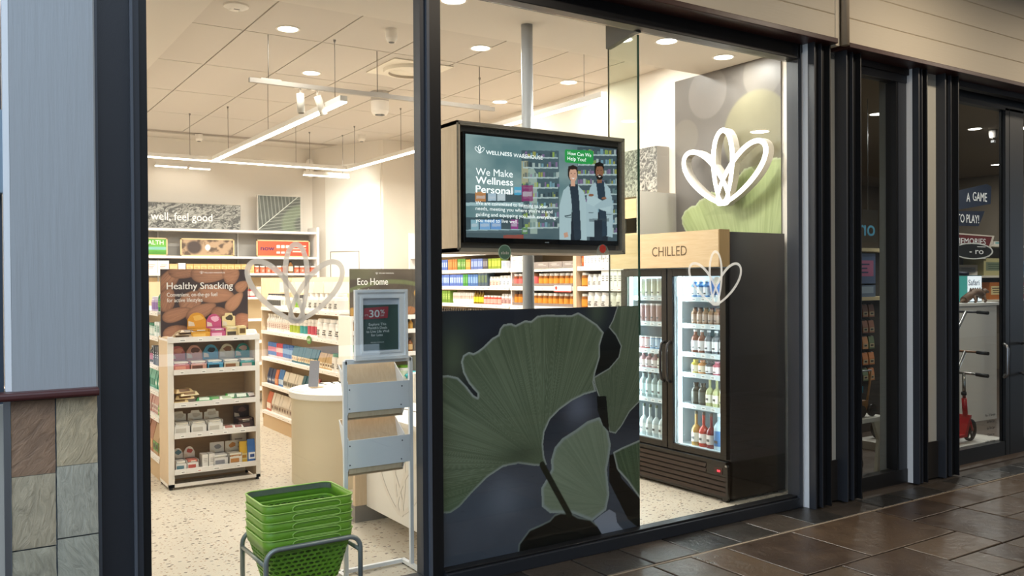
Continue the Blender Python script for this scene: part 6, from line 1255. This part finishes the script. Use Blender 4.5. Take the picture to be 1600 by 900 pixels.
# everything on the plane y = 2.5: x runs from 11.8 at the door edge
board([(11.1, 2.50), (12.60, 2.71), (12.62, 2.96), (12.5, 2.99), (11.1, 2.74)], 2.5, .02, '1c2638', 'dark blue slanted slat sign reading A GAME in the toy shop', [('A', .86, .215, .09, .13, .02), ('GAME', 1.02, .235, .37, .13, .02)])
board([(11.1, 2.36), (12.28, 2.38), (12.44, 2.60), (11.1, 2.55)], 2.5, .02, '1a2233', 'dark blue slat sign reading TO PLAY below the game sign', [('TO PLAY!', .62, .06, .56, .12, .02)])
board([(11.0, 1.98), (12.48, 2.0), (12.62, 2.25), (11.0, 2.28)], 2.46, .02, '5a1c1e', 'red sign with a pale border reading MEMORIES in the toy shop', [('MEMORIES', .62, .14, .76, .085, .01), ('ED!', 1.14, .03, .22, .07, .01)], 'b9aea0')
board([(11.95+.52*math.cos(2*PI*i/32), 2.02+.115*math.sin(2*PI*i/32)) for i in range(32)], 2.40, .02, '0f1113', 'black oval sign with pale letters below the red toy shop sign', [('- ro', .42, .075, .36, .085, .02), ('_', .62, .03, .22, .1, 0), ('_', .62, .19, .22, .1, 0)], 'b9b9b2')
# shelves with toy boxes
t = thing('toy_shelving', 'cream wall shelves of toy boxes seen through the toy shop door', 'shelving', (13, 2.8, 0))
for (xa, xb_, z) in ((11.1, 12.6, 1.98), (11.1, 13.9, 1.68), (12.6, 13.9, 2.13), (11.1, 13.9, 1.33)): MB().box(xa, 2.52, z-.03, xb_, 2.9, z, M('cfc8b8', .5)).build('shelf', t)
MB().box(11.05, 2.9, .8, 13.95, 2.93, 2.2, M('7a705f', .7)).build('back_panel', t)
prod(('box', .55, .3, .15, 'b8b4aa', '8a9298', '5a5a5c'), (12.1, 2.72, 1.681), 'pale toy box with grey print on the lower toy shelf')
prod(('box', .62, .3, .25, 'b0a878', '6f7a62', '3a4a3a'), (12.85, 2.72, 1.681), 'large cream toy box with a dark picture on the lower toy shelf')
prod(('box', .5, .3, .09, 'c8c4ba', None, '8a8a88'), (11.95, 2.72, 1.981), 'flat white box on the upper toy shelf'); prod(('box', .35, .3, .05, 'c8c4ba', '6a9a9a', None), (13.0, 2.72, 2.131), 'flat white and teal box on the short upper toy shelf')
prod(('box', .5, .3, .22, '8a9aa0', '4a6a8a', '2a3a4a'), (13.55, 2.72, 1.681), 'grey-blue toy box right of the cream box')
for k, c in enumerate(('a8622a', '3a6a9a', 'a83a3a')): prod(('box', .4, .3, .25, c, 'c8b888', '3a2a1a'), (13.0+.42*k-.1, 2.72, 1.331), ('brown', 'blue', 'red')[k]+' toy box on the lowest toy shelf')
t = thing('toy_screen', 'glowing teal and white advert screen on the toy shop counter', 'screen', (10.2, 1.5, 1.361)); TQ = M('2f8f86', .4, 0, 0, 60, .5); TWH = M('dfe8ee', .4, 0, 0, 60, .9)
MB().box(9.93, 1.47, 1.361, 10.44, 1.50, 1.68, M('1c4a48', .5)).build('casing', t)
MB().box(9.94, 1.465, 1.37, 10.12, 1.47, 1.67, TQ).box(10.12, 1.465, 1.37, 10.43, 1.47, 1.67, TWH).build('lit_panel', t); letter([('Safari', .20, .19, .24, .07, .02)], (9.94, 1.465, 1.37), FX, FZ, M('3a2a5a', .5), t)
t = thing('toy_dinosaur', 'brown model dinosaur lying on the toy counter before the screen', 'toy', (10.1, 1.33, 1.361)); DN = M('5f4630', .6, 0, .5, 60.)
Q = lambda x, y, z: (x+.22, y, z+.08)
mb = MB(); mb.tube([Q(9.58, 1.33, 1.31), Q(9.70, 1.33, 1.36), Q(9.80, 1.33, 1.40), Q(9.90, 1.33, 1.40), Q(9.97, 1.33, 1.36)], .045, DN, 10); mb.tube([Q(9.97, 1.33, 1.37), Q(10.04, 1.33, 1.42), Q(10.10, 1.33, 1.40)], .035, DN, 8, r1=.015); mb.tube([Q(9.60, 1.33, 1.32), Q(9.50, 1.33, 1.29)], .03, DN, 8, r1=.006)
for (a, b) in ((9.72, -.04), (9.72, .04), (9.93, -.04), (9.93, .04)): mb.tube([Q(a, 1.33+b, 1.36), Q(a+.02, 1.33+b*1.4, 1.30), Q(a-.01, 1.33+b*1.5, 1.285)], .018, DN, 8, r1=.012)
for k in range(6): mb.prism([(9.92+.05*k, 1.50), (9.945+.05*k, 1.535), (9.965+.05*k, 1.50)], 'y', 1.325, 1.335, DN)
mb.build('body', t)
t = thing('door_hours', 'small black opening hours lettering low on the toy shop door glass', 'decal', (8.0, .085, .25)); BL = M('0c0c0e', .5)
letter([('Mon - Fri 9am-6pm', 0, .24, .17, .026, .01), ('Sat 9am-5pm', .03, .18, .13, .026, .01), ('Sun 9am-2pm', .03, .12, .13, .026, .01), ('Closed on', .04, .06, .11, .024, .01), ('public holidays', .0, .0, .17, .024, .01)], (7.93, .088, .14), FX, FZ, BL, t)
tb_ = struct('trim_1', (12.6, 3.2, 2.8))
MB().prism([(11.4, 2.9), (12.75, 3.42), (12.8, 3.36), (11.4, 2.82)], 'y', 3.2, 3.25, M('4a3b2c', .6)).build('brace', tb_)
MB().prism([(11.4, 3.02), (11.7, 3.2), (12.1, 3.30), (12.45, 3.33), (12.4, 3.37), (12.05, 3.36), (11.6, 3.27), (11.4, 3.15)], 'y', 3.2, 3.25, M('3a2f26', .6)).build('arch', tb_)
t = thing('security_camera', 'small white dome camera under the toy shop ceiling', 'camera', (11.01, 1.63, 3.35)); MB().lathe((11.01, 1.63, 3.5), [(0, 0, GREYP), (.05, 0, GREYP), (.05, -.05, GREYP), (.04, -.10, GREYP), (0, -.12, GREYP)], 16).build('dome', t); MB().box(10.99, 1.61, 3.34, 11.03, 1.65, 3.37, BLACKF).build('lens', t)
# narrow window: toys on a peg wall, a push cart on a white plinth
t = thing('toy_rack', 'tall dark toy rack seen through the narrow window', 'shelving', (7.95, 1.6, 0))
MB().box(7.5, 1.55, 0, 8.6, 1.58, 1.98, M('2a2623', .7)).build('back_panel', t)
for z in (1.93, 1.42): MB().box(7.5, 1.36, z, 8.6, 1.55, z+.035, M('c4b48c', .5)).build('shelf', t)
rt_ = random.Random(8)
prod(('box', .36, .08, .33, '4a5a7a', 'a05a7a', '2a3a5a'), (8.02, 1.42, 1.58), 'blue and pink toy box high on the narrow window rack'); prod(('box', .36, .08, .14, '5a6a80', '8a9aa8', None), (8.02, 1.42, 1.456), 'grey-blue low toy box below the pink one')
for r_ in range(5):
    for c_ in range(5):
        c = ('5a6a4a', '8a5a42', '3a3a3c', 'a86a3a', '7a3a34', 'c08a5a')[rt_.randrange(6)]
        o = prod(('slim', .09, .04, .13, c, 'a89878', '2a2420'), (7.86+.11*c_, 1.51, 1.24-.17*r_), 'small carded toy hanging on the narrow window rack', 'carded toys hanging on the narrow window rack', name='carded_toy'); o['category'] = 'toy'
        MB().tube([(7.86+.11*c_, 1.55, 1.375-.17*r_), (7.86+.11*c_, 1.49, 1.375-.17*r_)], .003, STEEL, 5).build('peg', t)
t = thing('window_plinth', 'cream plinth with a curved leg under the toy cart in the narrow window', 'plinth', (6.45, .45, 0)); PC = M('c9c3b0', .5)
MB().box(6.15, .28, .44, 6.73, .62, .475, M('d4d2c8', .5)).prism([(6.60, 0), (6.70, 0), (6.71, .44), (6.56, .44), (6.63, .28)], 'y', .29, .32, PC).box(6.15, .58, 0, 6.70, .61, .44, M('b89858', .6)).build('body', t)
t = thing('toy_cart', 'small wooden push-along cart with black wheels on the narrow window plinth', 'toy cart', (6.5, .42, .475)); WD = M('8a6238', .5)
MB().tube([(6.58, .38, .53), (6.655, .38, .86)], .010, WD, 8).tube([(6.38, .38, .86), (6.655, .38, .86)], .008, STEEL, 8).box(6.36, .36, .53, 6.58, .52, .61, WD).build('frame', t)
for (a, b) in ((6.46, .34), (6.60, .34), (6.46, .54), (6.60, .54)): MB().tube([(a, b-.012, .528), (a, b+.012, .528)], .05, BLACKF, 18).build('wheel', t)
MB().box(6.34, .40, .67, 6.57, .56, .73, M('2a7a8a', .5)).build('seat', t)
MB().box(6.34, .40, .73, 6.57, .56, .83, M('1c1c1e', .6)).build('backrest', t)
t = thing('lower_toy_cart', 'black wheeled toy base parked under the narrow window plinth', 'toy cart', (6.45, .45, 0)); MB().box(6.32, .43, .19, 6.58, .47, .22, BLACKF).build('bar', t)
for a in (6.34, 6.57):
    MB().tube([(a, .435, .05), (a, .465, .05)], .05, BLACKF, 16).build('wheel', t); MB().tube([(a, .45, .05), (a, .45, .19)], .012, BLACKF, 8).build('leg', t)
t = thing('hanging_letters', 'pale blue back-to-front letters or seen through the narrow window', 'sign', (7.8, 1.3, 2.1)); CY = M('4a93b0', .5)
mb = MB().box(7.74, 1.315, 2.02, 8.14, 1.318, 2.36, GLASS); mb.build('clear_panel', t); letter([('r', .095, .10, .085, .17, .02, True), ('o', .205, .10, .13, .17, .02)], (7.76, 1.315, 1.99), FX, FZ, CY, t)
MB().tube([(7.76, 1.316, 2.35), (7.76, 1.316, 3.5)], .003, STEEL, 5).tube([(7.98, 1.316, 2.35), (7.98, 1.316, 3.5)], .003, STEEL, 5).build('cord', t)
